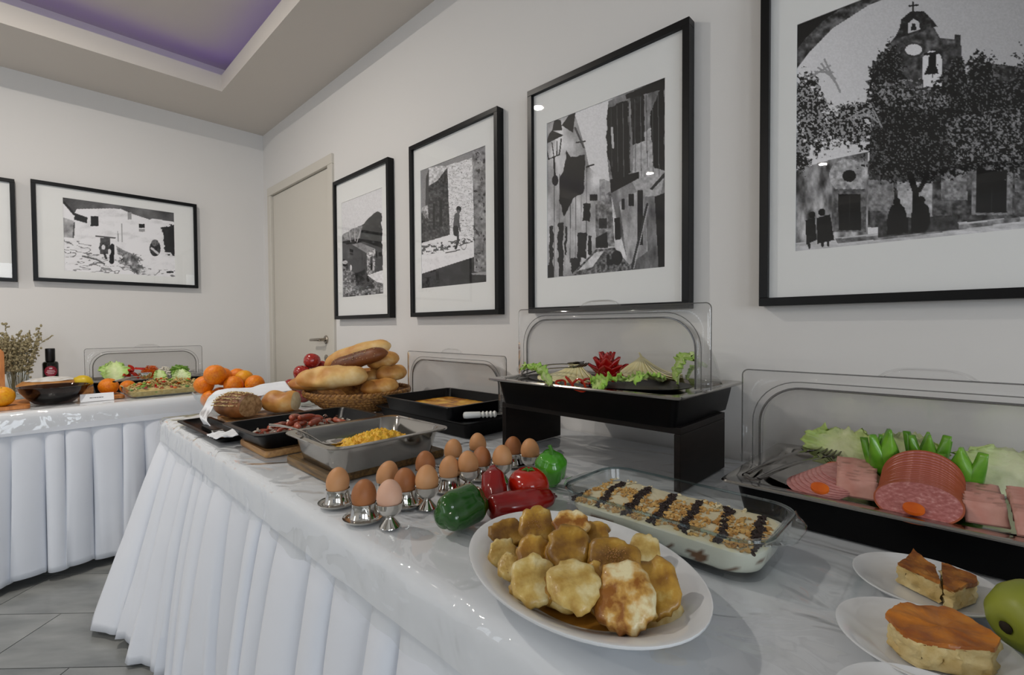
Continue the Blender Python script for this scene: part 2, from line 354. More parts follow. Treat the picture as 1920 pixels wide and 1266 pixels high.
# ================================================================== PICTURES
class Art:
    """grey tones of a photographic print, traced in photograph pixels over the print's own plane"""
    def __init__(s, pts, nx, ny, off, sc, base=.7):
        s.nx, s.ny = nx, ny
        P = np.array([list(p) for p in pts])            # nx*ny world points
        d = P-np.array(CAMP); D = d @ np.array(_F); px = 960+FPX*(d @ np.array(_R))/D; py = 633-FPX*(d @ np.array(_U))/D
        s.X = (px-off[0])*sc; s.Y = (py-off[1])*sc; s.C = np.full(len(P), float(base))
    def mask(s, pts, j=0., jf=.05):
        X, Y = s.X, s.Y
        if j: X = X+j*fbm(X*jf, Y*jf, 0, 5); Y = Y+j*fbm(X*jf, Y*jf, 9, 6)
        ins = np.zeros(len(X), bool); n = len(pts)
        for i in range(n):
            x0, y0 = pts[i]; x1, y1 = pts[(i+1) % n]
            if y0 == y1: continue
            c = ((y0 > Y) != (y1 > Y)) & (X < (x1-x0)*(Y-y0)/(y1-y0)+x0); ins ^= c
        return ins
    def tex(s, v, a, fx, fy=None, seed=0): return np.clip(v+a*2*fbm(s.X*fx, s.Y*(fy or fx), 0, seed, 4), .02, .95)
    def poly(s, pts, v, a=0., fx=.08, fy=None, j=0., seed=1):
        m = s.mask(pts, j); s.C[m] = (s.tex(v, a, fx, fy, seed) if a else np.full(len(s.X), v))[m]; return s
    def rect(s, x0, y0, x1, y1, v, a=0., **k): return s.poly([(x0, y0), (x1, y0), (x1, y1), (x0, y1)], v, a, **k)
    def ell(s, cx, cy, rx, ry, v, a=0., fx=.08, edge=0., seed=2, spec=None):
        d = ((s.X-cx)/rx)**2+((s.Y-cy)/ry)**2
        if edge: d = d+edge*2*fbm(s.X*.09, s.Y*.09, 0, seed+3, 4)
        m = d < 1; t = s.tex(v, a, fx, None, seed) if a else np.full(len(s.X), v)
        if spec: t = np.where(fbm(s.X*.16, s.Y*.16, 0, seed+9, 3) > spec[0], spec[1], t)
        s.C[m] = t[m]; return s
    def ringe(s, cx, cy, rx, ry, w, v):
        d = np.sqrt(((s.X-cx)/rx)**2+((s.Y-cy)/ry)**2); s.C[np.abs(d-1) < w] = v; return s
    def line(s, pts, w, v):
        for (x0, y0), (x1, y1) in zip(pts[:-1], pts[1:]):
            L2 = (x1-x0)**2+(y1-y0)**2; t = np.clip(((s.X-x0)*(x1-x0)+(s.Y-y0)*(y1-y0))/L2, 0, 1)
            s.C[np.hypot(s.X-x0-t*(x1-x0), s.Y-y0-t*(y1-y0)) < w/2] = v
        return s
    def rgba(s):
        g = s.C+.05*fbm(s.X*.21, s.Y*.21, 3, 77, 3); g = np.clip((g-.06)*1.12, .004, .93)**2.2; return np.stack([g*.99, g*.985, g*1.02, np.ones_like(g)], 1)
def art_hut(A):
    A.C[:] = .84-.0*A.Y
    A.poly([(455, 470), (500, 440), (570, 410), (620, 360), (655, 335), (676, 345), (690, 820), (455, 820)], .15, .13, .06, j=6)
    A.poly([(455, 470), (520, 428), (575, 412), (560, 480), (455, 500)], .52, .12, .1, j=4)
    A.line([(500, 430), (512, 500)], 3, .75).line([(532, 400), (535, 495)], 3, .75).line([(563, 440), (545, 500)], 4, .7)
    A.poly([(455, 620), (520, 660), (600, 690), (690, 650), (690, 780), (455, 810)], .42, .3, .12)
    A.poly([(600, 680), (690, 650), (690, 725), (650, 715)], .88, .05); A.poly([(520, 640), (600, 685), (645, 745), (560, 765)], .07, .05)
    A.poly([(518, 515), (598, 560), (598, 682), (520, 642)], .05); A.poly([(598, 560), (645, 540), (641, 660), (598, 682)], .6, .3, .15)
    A.poly([(520, 515), (560, 503), (645, 538), (598, 561)], .52, .08); A.poly([(617, 580), (629, 575), (629, 650), (617, 655)], .08)
    A.ell(480, 610, 14, 10, .7, .2).ell(512, 640, 6, 16, .8); A.ell(490, 740, 30, 40, .45, .3, .15, .4)
def art_boy(A):
    A.C[:] = .55
    A.poly([(270, 372), (418, 328), (432, 810), (285, 790)], .86, .1, .09, .16, j=3)
    m = A.mask([(270, 372), (418, 328), (432, 810), (285, 790)]); k = np.abs(fbm(A.X*.035, A.Y*.09, 0, 21, 3)) < .025; A.C[m & k] = .45
    A.poly([(165, 385), (240, 372), (275, 380), (220, 455), (168, 492)], .78, .15, .1); A.poly([(150, 440), (168, 390), (163, 610), (147, 600)], .3)
    A.poly([(165, 490), (218, 458), (245, 420), (274, 384), (289, 775), (110, 825), (110, 620), (150, 680), (160, 640)], .27, .13, .1)
    A.poly([(118, 620), (160, 600), (165, 680), (118, 640)], .62, .2, .1)
    A.rect(190, 590, 203, 742, .08).rect(228, 570, 244, 722, .08)
    A.poly([(110, 825), (290, 772), (432, 790), (432, 902), (110, 1003)], .9, .04)
    b = A.mask([(118, 835), (432, 785), (432, 810), (250, 870), (118, 895)]); A.C[b & (fbm(A.X*.07, A.Y*.1, 0, 4, 3) > .08)] = .35
    A.poly([(110, 1003), (430, 900), (510, 985), (510, 1100), (110, 1100)], .17, .06, .05)
    A.poly([(418, 280), (500, 240), (500, 1000), (430, 985), (425, 600)], .52, .14, .05)
    q = A.mask([(418, 280), (500, 240), (500, 1000), (430, 985)]); A.C[q & (fbm(A.X*.07, A.Y*.05, 0, 31, 3) > .33)] = .25
    A.poly([(410, 995), (500, 985), (500, 1005), (420, 1003)], .6)
    A.line([(265, 878), (345, 860)], 6, .2).line([(330, 662), (326, 700), (322, 745)], 32, .36).line([(322, 735), (325, 765)], 32, .14).line([(333, 765), (337, 808), (322, 852)], 13, .22).line([(336, 690), (348, 750)], 9, .3)
    A.ell(340, 626, 14, 18, .08).ell(338, 640, 9, 12, .4).ell(340, 618, 14, 11, .06); A.ringe(368, 826, 17, 33, .07, .5)
def art_alley(A):
    A.C[:] = .72; A.C = A.tex(.72, .18, .02, .01, 3)
    A.poly([(210, 420), (352, 368), (345, 480), (350, 590), (372, 640), (366, 702), (325, 690), (272, 640), (255, 560), (222, 450)], .86)
    A.poly([(350, 370), (600, 265), (600, 1070), (440, 1065), (385, 860), (360, 740), (345, 590)], .48, .15, .03, .012)
    A.poly([(455, 540), (530, 470), (582, 660), (565, 755), (480, 765), (448, 700)], .68, .08).poly([(395, 785), (500, 720), (512, 985), (430, 1045)], .62, .12, .05, .02)
    A.poly([(345, 400), (432, 365), (440, 665), (372, 702), (345, 580)], .06, .04, j=8).poly([(440, 350), (497, 335), (500, 532), (450, 552)], .14, .08, .05, j=5).poly([(520, 420), (580, 280), (580, 655), (535, 642)], .05, .03, j=5)
    A.poly([(420, 345), (600, 262), (600, 315), (425, 362)], .04).poly([(358, 692), (476, 658), (476, 686), (360, 748)], .04).poly([(540, 762), (590, 742), (590, 1060), (556, 1055)], .07)
    
    for k in range(9): A.line([(362+k*24, 400-k*9), (366+k*24, 640+20*(k % 3))], 2.5, .28+.05*(k % 3))
    for k in range(7): A.line([(130+k*22, 640+30*(k % 3)), (128+k*22, 1070-40*(k % 2))], 3, .35+.12*(k % 3))
    A.line([(365, 480), (370, 560)], 9, .75).rect(433, 750, 455, 800, .12).rect(470, 735, 493, 960, .14).rect(405, 770, 418, 815, .15).line([(446, 1056), (510, 792)], 9, .22).line([(455, 1056), (514, 800)], 3, .7)
    A.poly([(375, 850), (398, 845), (402, 935), (378, 940)], .1).poly([(520, 730), (582, 660), (582, 680), (530, 735)], .2)
    # left side
    A.poly([(187, 430), (216, 418), (206, 500), (160, 470)], .08).poly([(130, 445), (156, 448), (162, 490), (120, 492)], .12).poly([(120, 490), (168, 510), (93, 547), (108, 505)], .05)
    A.line([(95, 550), (106, 608), (150, 590), (158, 525)], 5, .08).line([(120, 540), (128, 600)], 4, .1).line([(140, 535), (140, 595)], 4, .1).line([(128, 600), (132, 690)], 8, .06).ell(133, 695, 13, 22, .06)
    A.poly([(150, 690), (172, 640), (180, 570), (197, 600), (256, 588), (250, 742), (205, 772), (168, 845), (150, 780)], .04, .02, j=5).line([(220, 540), (255, 535)], 6, .15).line([(215, 480), (250, 560)], 8, .3)
    for x0, y0, x1, y1 in ((110, 880, 126, 1095), (145, 868, 166, 1090), (225, 908, 262, 1012), (200, 1010, 236, 1078), (246, 788, 276, 862), (95, 1040, 120, 1095), (172, 880, 180, 1000), (268, 920, 282, 1000)): A.rect(x0, y0, x1, y1, .07, .05, j=7)
    A.poly([(298, 780), (362, 738), (377, 965), (300, 965)], .5, .18, .07).rect(315, 690, 336, 775, .62, .1).rect(312, 850, 346, 892, .2).line([(262, 640), (290, 630)], 7, .15).rect(275, 752, 306, 778, .1).poly([(298, 930), (345, 905), (350, 972), (298, 972)], .08)
    A.poly([(180, 1100), (300, 978), (376, 970), (445, 1050), (445, 1100)], .36, .2, .12).poly([(225, 1066), (298, 990), (332, 985), (285, 1050)], .78, .1)
    A.line([(350, 1003), (350, 1038)], 13, .03).ell(386, 1012, 23, 30, .05); A.ell(362, 1030, 12, 12, .06)
def art_church(A):
    A.C = np.clip(.83-.00018*(A.X-200)+.0001*A.Y, 0, 1)
    A.poly([(860, 300), (960, 250), (1060, 262), (1300, 240), (1300, 900), (480, 900), (480, 640)], .33, .18, .05)
    A.poly([(180, 680), (300, 640), (480, 600), (480, 930), (180, 970)], .52, .25, .04, .015)
    A.poly([(498, 340), (498, 245), (520, 240), (560, 230), (570, 165), (600, 130), (740, 108), (765, 150), (820, 155), (825, 135), (845, 138), (852, 225), (845, 330), (870, 720), (480, 720)], .3, .15, .06)
    A.poly([(585, 150), (605, 110), (612, 75), (650, 45), (700, 44), (732, 75), (755, 105), (600, 152)], .2, .12, .08).line([(658, 8), (658, 46)], 7, .12).line([(642, 24), (676, 20)], 8, .12)
    A.poly([(640, 92), (660, 74), (682, 88), (686, 118), (640, 132)], .78).poly([(648, 122), (655, 92), (666, 92), (674, 118)], .1).ell(661, 197, 33, 22, .86).ringe(661, 197, 38, 27, .08, .25)
    A.ell(734, 243, 39, 42, .86).poly([(695, 243), (773, 243), (770, 345), (698, 345)], .86).poly([(702, 296), (718, 258), (722, 215), (752, 213), (750, 262), (760, 291)], .05).line([(735, 290), (735, 306)], 5, .05).line([(705, 215), (765, 208)], 10, .1)
    A.rect(480, 712, 582, 835, .52, .12).rect(770, 668, 872, 792, .52, .14).rect(596, 720, 735, 860, .68, .12).rect(1060, 460, 1080, 760, .5, .1)
    A.ell(398, 695, 72, 66, .66, .15).ell(406, 696, 27, 24, .05).rect(343, 748, 472, 918, .42, .12).rect(363, 768, 452, 912, .09, .03).rect(890, 655, 1052, 850, .5, .12).rect(908, 672, 1030, 842, .1, .03)
    A.line([(408, 775), (408, 905)], 3, .2).line([(968, 680), (968, 838)], 3, .2).ell(1030, 590, 32, 48, .6, .1)
    A.poly([(180, 962), (480, 928), (850, 880), (1300, 840), (1300, 1020), (180, 1020)], .76, .08, .02, .1).poly([(350, 945), (600, 925), (1080, 858), (1085, 875), (620, 940), (360, 962)], .5, .15, .04)
    # trees
    for c in ((570, 250, 40, 80), (555, 340, 70, 120), (600, 430, 90, 90), (640, 560, 175, 150), (720, 500, 110, 120), (800, 420, 85, 130), (835, 300, 40, 70), (850, 480, 120, 150), (925, 290, 60, 80), (960, 450, 130, 160), (1040, 560, 120, 120), (900, 620, 140, 55), (690, 650, 190, 60), (1150, 420, 140, 200)): A.ell(*c, .05, .04, .08, .75, 2, (.26, .42))
    for c in ((235, 400, 60, 110), (270, 500, 80, 100), (380, 500, 110, 70), (450, 440, 80, 40), (205, 600, 50, 80)): A.ell(*c, .1, .07, .08, .8, 5, (.08, .62))
    lit = A.mask([(480, 330), (760, 300), (800, 420), (700, 430), (560, 420)]) & (fbm(A.X*.11, A.Y*.11, 0, 41, 3) > .16) & (A.C < .3); A.C[lit] = .58
    lit = A.mask([(780, 470), (1090, 420), (1090, 640), (830, 640)]) & (fbm(A.X*.12, A.Y*.12, 0, 43, 3) > .18) & (A.C < .3); A.C[lit] = .55
    for k in range(5): A.line([(260+k*12, 300-k*16), (330+k*10, 260+k*26)], 8, .6); A.line([(400+k*26, 470-k*8), (470+k*16, 430+k*18)], 6, .62)
    A.line([(664, 870), (670, 765), (646, 690)], 26, .04).line([(684, 752), (716, 690)], 18, .04)
    A.poly([(520, 875), (836, 848), (838, 908), (520, 940)], .27, .08, .06).poly([(553, 932), (556, 850), (572, 815), (600, 800), (625, 822), (640, 870), (640, 922)], .03, j=5).ell(594, 800, 15, 17, .04).poly([(648, 922), (652, 850), (668, 810), (700, 800), (724, 822), (728, 880), (716, 912)], .03, j=5).ell(690, 792, 16, 17, .05)
    A.poly([(180, 90), (440, -30), (310, 95), (240, 172), (180, 235)], .06).poly([(180, 300), (205, 262), (250, 205), (340, 112), (480, 22), (640, -40), (520, -40), (430, -10), (300, 85), (230, 155), (180, 225)], .3, .18, .05)
    A.ell(259, 850, 13, 14, .05).poly([(232, 872), (270, 860), (277, 950), (236, 968)], .1, .08).line([(246, 960), (248, 980)], 10, .06).ell(297, 840, 14, 15, .05).poly([(278, 862), (330, 848), (347, 950), (278, 966)], .05).line([(300, 955), (300, 973)], 10, .05).line([(322, 955), (323, 970)], 10, .05)
def art_village(A):
    A.C = A.tex(.9, .06, .01, .03, 2)
    A.poly([(560, 225), (1580, 370), (1580, 465), (1370, 430), (1350, 442), (1180, 386), (1090, 346), (1000, 340), (690, 346), (672, 382), (560, 280)], .36, .1, .006)
    A.line([(575, 285), (665, 390), (780, 430)], 22, .2).rect(815, 410, 886, 500, .18).rect(1250, 480, 1302, 516, .15).rect(1252, 525, 1302, 550, .6).poly([(670, 400), (782, 438), (782, 474), (668, 442)], .2).rect(1150, 375, 1182, 440, .6)
    A.poly([(560, 420), (665, 452), (655, 605), (560, 600)], .64, .1, .02).line([(668, 470), (660, 600)], 14, .35).rect(900, 605, 992, 752, .32, .05).line([(862, 588), (1036, 606)], 12, .35).line([(1095, 480), (1100, 640)], 10, .65).line([(1060, 545), (1065, 640)], 7, .6)
    k = A.mask([(560, 620), (800, 640), (900, 760), (1250, 860), (1580, 900), (1580, 960), (560, 940)]); A.C[k & (np.abs(fbm(A.X*.008, A.Y*.025, 0, 8, 3)) < .05)] = .5
    A.poly([(1045, 675), (1110, 715), (1280, 790), (1200, 805), (1060, 755)], .55, .1); A.ell(1170, 810, 100, 60, .5, .25, .03, .6); A.ell(1230, 880, 60, 50, .5, .25, .03, .6)
    A.poly([(1450, 505), (1580, 485), (1580, 765), (1490, 742), (1472, 620)], .13, .08, .02, j=30).ell(1396, 700, 50, 72, .2, .1).ell(1395, 650, 32, 30, .4, .1).line([(1365, 700), (1420, 745)], 18, .8)
    A.ell(935, 695, 45, 40, .3, .1).ell(930, 690, 16, 22, .85).line([(1008, 690), (1005, 820)], 44, .16).ell(1010, 678, 18, 20, .2).ell(985, 730, 14, 26, .85).line([(940, 745), (955, 790)], 20, .25)
    A.line([(745, 770), (870, 800), (940, 840)], 14, .4).line([(920, 880), (990, 890)], 22, .6)
    A.rect(1500, 905, 1560, 922, .2)
def picture(name, label, wall, a0, a1, z0, z1, pa0, pa1, pz0, pz1, art, off, sc, nx, ny, group):
    """wall 'x': hangs on the right wall with a = y ; wall 'y': on the back wall with a = x"""
    dep, fw = .036, .02
    W = XW if wall == 'x' else YB
    def P(a, d, z): return (W-d, a, z) if wall == 'x' else (a, W-d, z)
    o = Vector(P((a0+a1)/2, 0, z0)); t = thing(name, label, 'picture', o, 0, group)
    def bb(m, aa, ab, da, db, za, zb):
        p, q = Vector(P(aa, da, za))-o, Vector(P(ab, db, zb))-o; m.b2([min(p[i], q[i]) for i in range(3)], [max(p[i], q[i]) for i in range(3)])
    fr = MB(); bb(fr, a0, a1, .001, dep, z0, z0+fw); bb(fr, a0, a1, .001, dep, z1-fw, z1); bb(fr, a0, a0+fw, .001, dep, z0+fw, z1-fw); bb(fr, a1-fw, a1, .001, dep, z0+fw, z1-fw)
    obj('frame', fr, 'black', t, smooth=False, bevel=.001)
    mt = MB(); bb(mt, a0+fw, a1-fw, .012, .022, z0+fw, pz0); bb(mt, a0+fw, a1-fw, .012, .022, pz1, z1-fw); bb(mt, a0+fw, pa0, .012, .022, pz0, pz1); bb(mt, pa1, a1-fw, .012, .022, pz0, pz1)
    obj('mat_board', mt, 'mat', t, smooth=False)
    pts = [Vector(P(pa0-.004+(pa1-pa0+.008)*i/(nx-1), .0195, pz0-.004+(pz1-pz0+.008)*j/(ny-1))) for j in range(ny) for i in range(nx)]
    A = Art(pts, nx, ny, off, sc); art(A)
    g = MB(); g.v = [tuple(p-o) for p in pts]; g.f = [(j*nx+i, j*nx+i+1, (j+1)*nx+i+1, (j+1)*nx+i) for j in range(ny-1) for i in range(nx-1)]; g.mi = [0]*len(g.f)
    nv = len(g.v); q = [i for i in (0, nx-1, nv-1, nv-nx)]           # backing board behind the print
    me = mesh('print', g, 'print', False); setattr_tone(me, A.rgba()); obj('print', me, None, t)
    gl = MB(); bb(gl, a0+fw, a1-fw, .026, .028, z0+fw, z1-fw); obj('glass', gl, 'pglass', t, smooth=False)
    return t
G1 = 'black framed photographs on the long wall'; ZT, ZBt = 1.945, 1.147
fx = lambda a: (a, a+.597)
picture('framed_photograph', 'black framed photograph of a stone hut below a dark hill, beside the door', 'x', 2.088, 2.683, ZBt, ZT, 2.167, 2.605, 1.273, 1.813, art_hut, (480, 280), 2.878, 150, 200, G1)
picture('framed_photograph', 'black framed photograph of a boy with a hoop by a sunlit stone wall', 'x', 1.312, 1.906, ZBt, ZT, 1.394, 1.833, 1.279, 1.82, art_boy, (750, 190), 3.086, 190, 250, G1)
picture('framed_photograph', 'black framed photograph of a narrow old alley with a wall lantern', 'x', .561, 1.157, ZBt, ZT, .638, 1.078, 1.27, 1.812, art_alley, (980, 20), 2.183, 240, 320, G1)
picture('framed_photograph', 'black framed photograph of a church bell tower behind a dark tree', 'x', -.215, .381, ZBt, ZT, -.135, .304, 1.277, 1.815, art_church, (1400, 0), 2.11, 300, 330, G1)
G2 = 'black framed photographs on the back wall'
picture('framed_photograph', 'wide black framed photograph of white village houses and steps', 'y', .068, .876, 1.378, 1.957, .201, .746, 1.447, 1.879, art_village, (0, 320), 4.8, 200, 150, G2)
picture('framed_photograph', 'black framed picture with a bare white mat, hung next to the white village photograph', 'y', -.80, .005, 1.368, 1.94, -.66, -.115, 1.44, 1.87, art_village, (-290, 320), 4.8, 120, 90, G2)
# ================================================================== TABLES AND CLOTHS
def table(label, x0, x1, y0, y1):
    t = thing('buffet_table', label, 'table', ((x0+x1)/2, (y0+y1)/2, 0)); ox, oy = t.location[0], t.location[1]
    obj('table_top', MB().b2((x0-ox, y0-oy, .70), (x1-ox, y1-oy, .738)), 'wood', t, smooth=False)
    leg = mesh('leg', MB().box((0, 0, .35), (.045, .045, .70)), 'wooda', False)
    for a in (x0+.12, x1-.05):
        for b in (y0+.1, (y0+y1)/2, y1-.1): obj('leg', leg, None, t, loc=(a-ox, b-oy, 0))
    return t
FX, FY0, FY1 = .390, -.9, 2.285         # front edge and far end of the long buffet
BYE, BX0, BX1 = 2.915, -2.3, .90        # front edge and ends of the back buffet
table('long buffet table standing along the wall under its white cloth', FX+.012, 1.30, FY0+.012, FY1-.012)
table('back buffet table standing against the far wall under its white cloth', BX0+.012, BX1-.012, BYE+.012, YB-.03)
def cloth_over(name, label, x0, x1, y0, y1, drop, seed):
    rings = []
    def per(off, z, wav=0.):
        r = rrect(x1-x0+2*off, y1-y0+2*off, .03, z, 6, (x0+x1)/2, (y0+y1)/2); o = []
        for k in range(len(r)):                      # refine the long sides
            a, b = Vector(r[k]), Vector(r[(k+1) % len(r)]); m = max(1, int((b-a).length/.03))
            for q in range(m):
                p = a.lerp(b, q/m)
                if wav:
                    nx, ny = (p.x-(x0+x1)/2)/(x1-x0), (p.y-(y0+y1)/2)/(y1-y0); w = wav*(sn(p.x*9+seed, p.y*9, z*6, seed))
                    p = p+Vector((math.copysign(w, nx) if abs(nx) > abs(ny) else 0, math.copysign(w, ny) if abs(ny) >= abs(nx) else 0, 0))
                o.append(tuple(p))
        return o
    n_ref = None
    for off, z, w in ((-.03, .746, 0), (-.010, .7455, 0), (-.003, .7425, 0), (.005, .735, 0), (.009, .72, .003), (.011, .70, .004), (.013, .75-drop, .005)):
        rings.append(per(off, z, w))
    m = min(len(r) for r in rings)
    rings = [[r[int(i*len(r)/m)] for i in range(m)] for r in rings]
    mb = MB().loft(rings, True, True, False)
    o = obj(name, mb, 'cloth', sharp=80); tag(o, label, 'tablecloth'); return o
cloth_over('tablecloth', 'white cloth spread over the long buffet, under clear plastic', FX, 1.31, FY0, FY1, .085, 3)
cloth_over('tablecloth', 'white cloth spread over the back buffet, under clear plastic', BX0, BX1, BYE, YB-.02, .10, 8)
def plastic(name, label, mat, fn_over, nu, nv, seed):
    o = obj(name, MB().grid(fn_over, nu, nv), mat, sharp=85); tag(o, label, 'plastic sheet'); return o
def fov_front(s, t):
    # t: 0 at wall .. 1 hem of the front drop ; s: along the table, past its far end
    L = (1.31-FX)+.095; d = t**.8*L; y = FY0+s*(FY1-FY0+.06)
    a = max(0, d-(1.31-FX)); b = max(0, y-FY1-.004)
    x = 1.31-min(d, 1.31-FX)
    n1 = (sn(x*7, y*7, 2, 11, 3)); dr = math.hypot(a, b)
    z = .7492+.0008*n1-(dr if dr < .006 else dr)
    n2 = (sn(y*16, z*5, x*4, 12, 3)); hem = 1+.45*(sn(y*7, 1, 1, 15, 2))
    k = min(1, a/.01); kb = min(1, b/.01)
    x -= k*(.0105+a*.12+.006*abs(n2)*min(1, a*30)); yy = min(y, FY1)+kb*(.0155+.006*abs(n2))
    if a > .02: z = .7492-.02-(a-.02)*hem-(math.hypot(a, b)-a)
    return (x, yy, z)
plastic('plastic_cover', 'clear glossy plastic sheet creased over the long buffet cloth', 'plastic', fov_front, 260, 70, 1)
def fov_back(s, t):
    L = (YB-.02-BYE)+.075; d = t**.8*L; x = BX0+s*(BX1-BX0+.012)
    a = max(0, d-(YB-.02-BYE)); y = YB-.02-min(d, YB-.02-BYE)
    n1 = (sn(x*7, y*7, 5, 21, 3)); z = .7492+.001*n1-a*(1+.3*(sn(x*3, 1, 1, 25, 2)))
    k = min(1, a/.01); n2 = (sn(x*12, z*9, 3, 22, 3)); y -= k*(.010+a*.12+.008*abs(n2))
    return (min(x, BX1+.004), y, z)
plastic('plastic_cover', 'clear shiny plastic sheet puckered over the back buffet edge', 'plastic2', fov_back, 260, 60, 2)
def skirt(name, label, corners, widths, ztop, zbot, amp, flare, seed, hem=.012, cyc=14):
    """pleated cloth hung along a polyline of corners; pleats are real folds, deeper towards the hem"""
    rnd = random.Random(seed); P = []
    pts = [Vector((a, b, 0)) for a, b in corners]; seg = [(pts[i], pts[i+1]) for i in range(len(pts)-1)]; tot = sum((b-a).length for a, b in seg)
    def onpath(s):
        for i, (a, b) in enumerate(seg):
            l = (b-a).length
            if s <= l or i == len(seg)-1:
                d = (b-a).normalized(); nrm = Vector((d.y, -d.x, 0)); r = l-s          # outward to the right of travel
                p = a+d*min(s, l); w = .10
                if i+1 < len(seg) and r < w:
                    d2 = (seg[i+1][1]-seg[i+1][0]).normalized(); n2 = Vector((d2.y, -d2.x, 0)); nrm = nrm.lerp(n2, .5*(1-r/w)).normalized()
                if i > 0 and s < w:
                    d0 = (seg[i-1][1]-seg[i-1][0]).normalized(); n0 = Vector((d0.y, -d0.x, 0)); nrm = nrm.lerp(n0, .5*(1-s/w)).normalized()
                return p, nrm, (i, s/l)
            s -= l
    cols = []; s = 0
    while s < tot-1e-6:
        w = widths*rnd.uniform(.5, 1.45); w = min(w, tot-s)
        if tot-s-w < widths*.4: w = tot-s
        A = rnd.uniform(.75, 1.2); sk = rnd.uniform(.22, .6); tw_ = rnd.uniform(-.03, .03); hm = rnd.uniform(-1, 1)
        for k in range(cyc):
            u = k/cyc; ph = .5*u/sk if u < sk else .5+.5*(u-sk)/(1-sk)
            cols.append((s+u*w, A*abs(math.sin(PI*ph))**.7, tw_*math.sin(PI*u)-.21*w*math.sin(2*PI*ph), hm))
        s += w
    cols.append((tot, 0, 0, 0)); NV = 26; v = []
    for j in range(NV):
        q = j/(NV-1); z = ztop+(zbot-ztop)*q
        for (s0, a, tws, hm) in cols:
            p, nr, _ = onpath(min(max(s0+tws*(.25+.75*q), 0), tot)); fl_ = flare(p.x, p.y)
            out = .002+(amp*.03+amp*.97*max(0, (q-.05)/.95)**.7)*a*(1-.25*q*q*(1 if int(s0*37) % 3 else 0))+fl_*q**1.25+.006*q*(sn(s0*5, q*3, 0, seed, 2))
            v.append(tuple(p+nr*out+Vector((0, 0, z+(hem*hm*q if j else 0)))))
    n = len(cols); mb = MB(); mb.v = v; mb.f = [(j*n+i, j*n+i+1, (j+1)*n+i+1, (j+1)*n+i) for j in range(NV-1) for i in range(n-1)]; mb.mi = [0]*len(mb.f)
    o = obj(name, mb, 'skirt', sharp=75, thick=.0015); tag(o, label, 'table skirt'); return o
skirt('table_skirt', 'white pleated skirt hanging from the long buffet to the floor', [(1.28, FY1-.002), (FX+.002, FY1-.002), (FX+.002, FY0)], .125, .70, .022, .12,
      lambda x, y: -.02+.12*max(0, min(1, (y-1.45)/.75)), 5)
skirt('table_skirt', 'white pleated skirt hanging from the back buffet to the floor', [(BX0, BYE+.002), (BX1-.002, BYE+.002), (BX1-.002, YB-.04)], .125, .70, .035, .075, lambda x, y: .0, 9)
# ================================================================== SERVING WARE ON THE LONG BUFFET
def settle(bodies, floor, iters=260, xy=.6, clamp=None, reach=.34):
    """let piled things come to rest: each body is [object, position, [(offset, radius)...]]; they push apart and sink onto what is below"""
    def fl(p, r):
        e = .002; h = floor(p.x, p.y); gx, gy = (floor(p.x+e, p.y)-floor(p.x-e, p.y))/(2*e), (floor(p.x, p.y+e)-floor(p.x, p.y-e))/(2*e)
        n = Vector((-gx, -gy, 1)); n.normalize(); d = r-(p.z-h)*n.z; out = n*d if d > 0 else Vector()
        for k in range(8):                      # and the flanks, where a bowl curves up
            cx, cy = math.cos(k*PI/4), math.sin(k*PI/4); q = floor(p.x+.8*r*cx, p.y+.8*r*cy)-(p.z-.6*r)
            if q > 0: out += Vector((-cx, -cy, 1.))*q*.12
        return out if out.length else None
    for it in range(iters):
        for b in bodies:
            if len(b) > 4 and b[4] is not None: b[1] += (b[4]-b[1])*(.10 if it < iters-110 else 0)      # seen in the photograph: stays near its place on the pile
            elif it < iters-40: b[1].z -= .0008
        for i, a in enumerate(bodies):
            for b in bodies[i+1:]:
                if (a[1]-b[1]).length > reach: continue
                for oa, ra in a[2]:
                    for ob, rb in b[2]:
                        v = (a[1]+oa)-(b[1]+ob); d = v.length
                        if 1e-6 < d < ra+rb:
                            s = v/d*(ra+rb-d)*.5; s.x *= xy; s.y *= xy; a[1] += s; b[1] -= s
        for b in bodies:
            for o, r in b[2]:
                s = fl(b[1]+o, r*(b[3] if len(b) > 3 else 1))
                if s: b[1] += s
            if clamp: b[1].x = min(max(b[1].x, clamp[0]), clamp[1]); b[1].y = min(max(b[1].y, clamp[2]), clamp[3])
    for b in bodies: b[0].location = b[1]
def bowl_floor(c, r, h, foot):
    K = [(0, .008), (foot*.9, .009), (r*.74-.003, h*.36), (r*.93-.003, h*.75), (r-.003, h), (r+.2, h+.6)]
    def f(x, y):
        q = math.hypot(x-c[0], y-c[1])
        for (a, va), (b, vb) in zip(K[:-1], K[1:]):
            if q <= b: return c[2]+va+(vb-va)*(q-a)/(b-a)
        return c[2]+vb
    return f
def place(px, py, z=TZ): p = T(px, py, z); return (p.x, p.y, z)
def pan(w, d, h, rim, r, t=.002, taper=.02, n=6, lip=.004, mb=None):
    """open rectangular pan: w along x, d along y, base at z=0"""
    mb = mb or MB(); R = []
    def q(iw, z, rr): R.append(rrect(w-2*rim-2*iw, d-2*rim-2*iw, rr, z, n))
    q(taper, .0, r*.8); q(taper*.55, h*.35, r); q(0, h-lip, r)
    R.append(rrect(w-.002, d-.002, r*.5+rim*.5, h-lip, n)); R.append(rrect(w, d, r*.5+rim*.5, h-lip*.4, n)); R.append(rrect(w-.002, d-.002, r*.5+rim*.5, h, n))
    q(t-.001, h, r); q(t+.002, h-.004, r); q(taper*.55+t, h*.35+t, r); q(taper+t+.002, t+.004, r*.75); q(taper+t+.012, t, r*.6)
    return mb.loft(R, True, True, True)
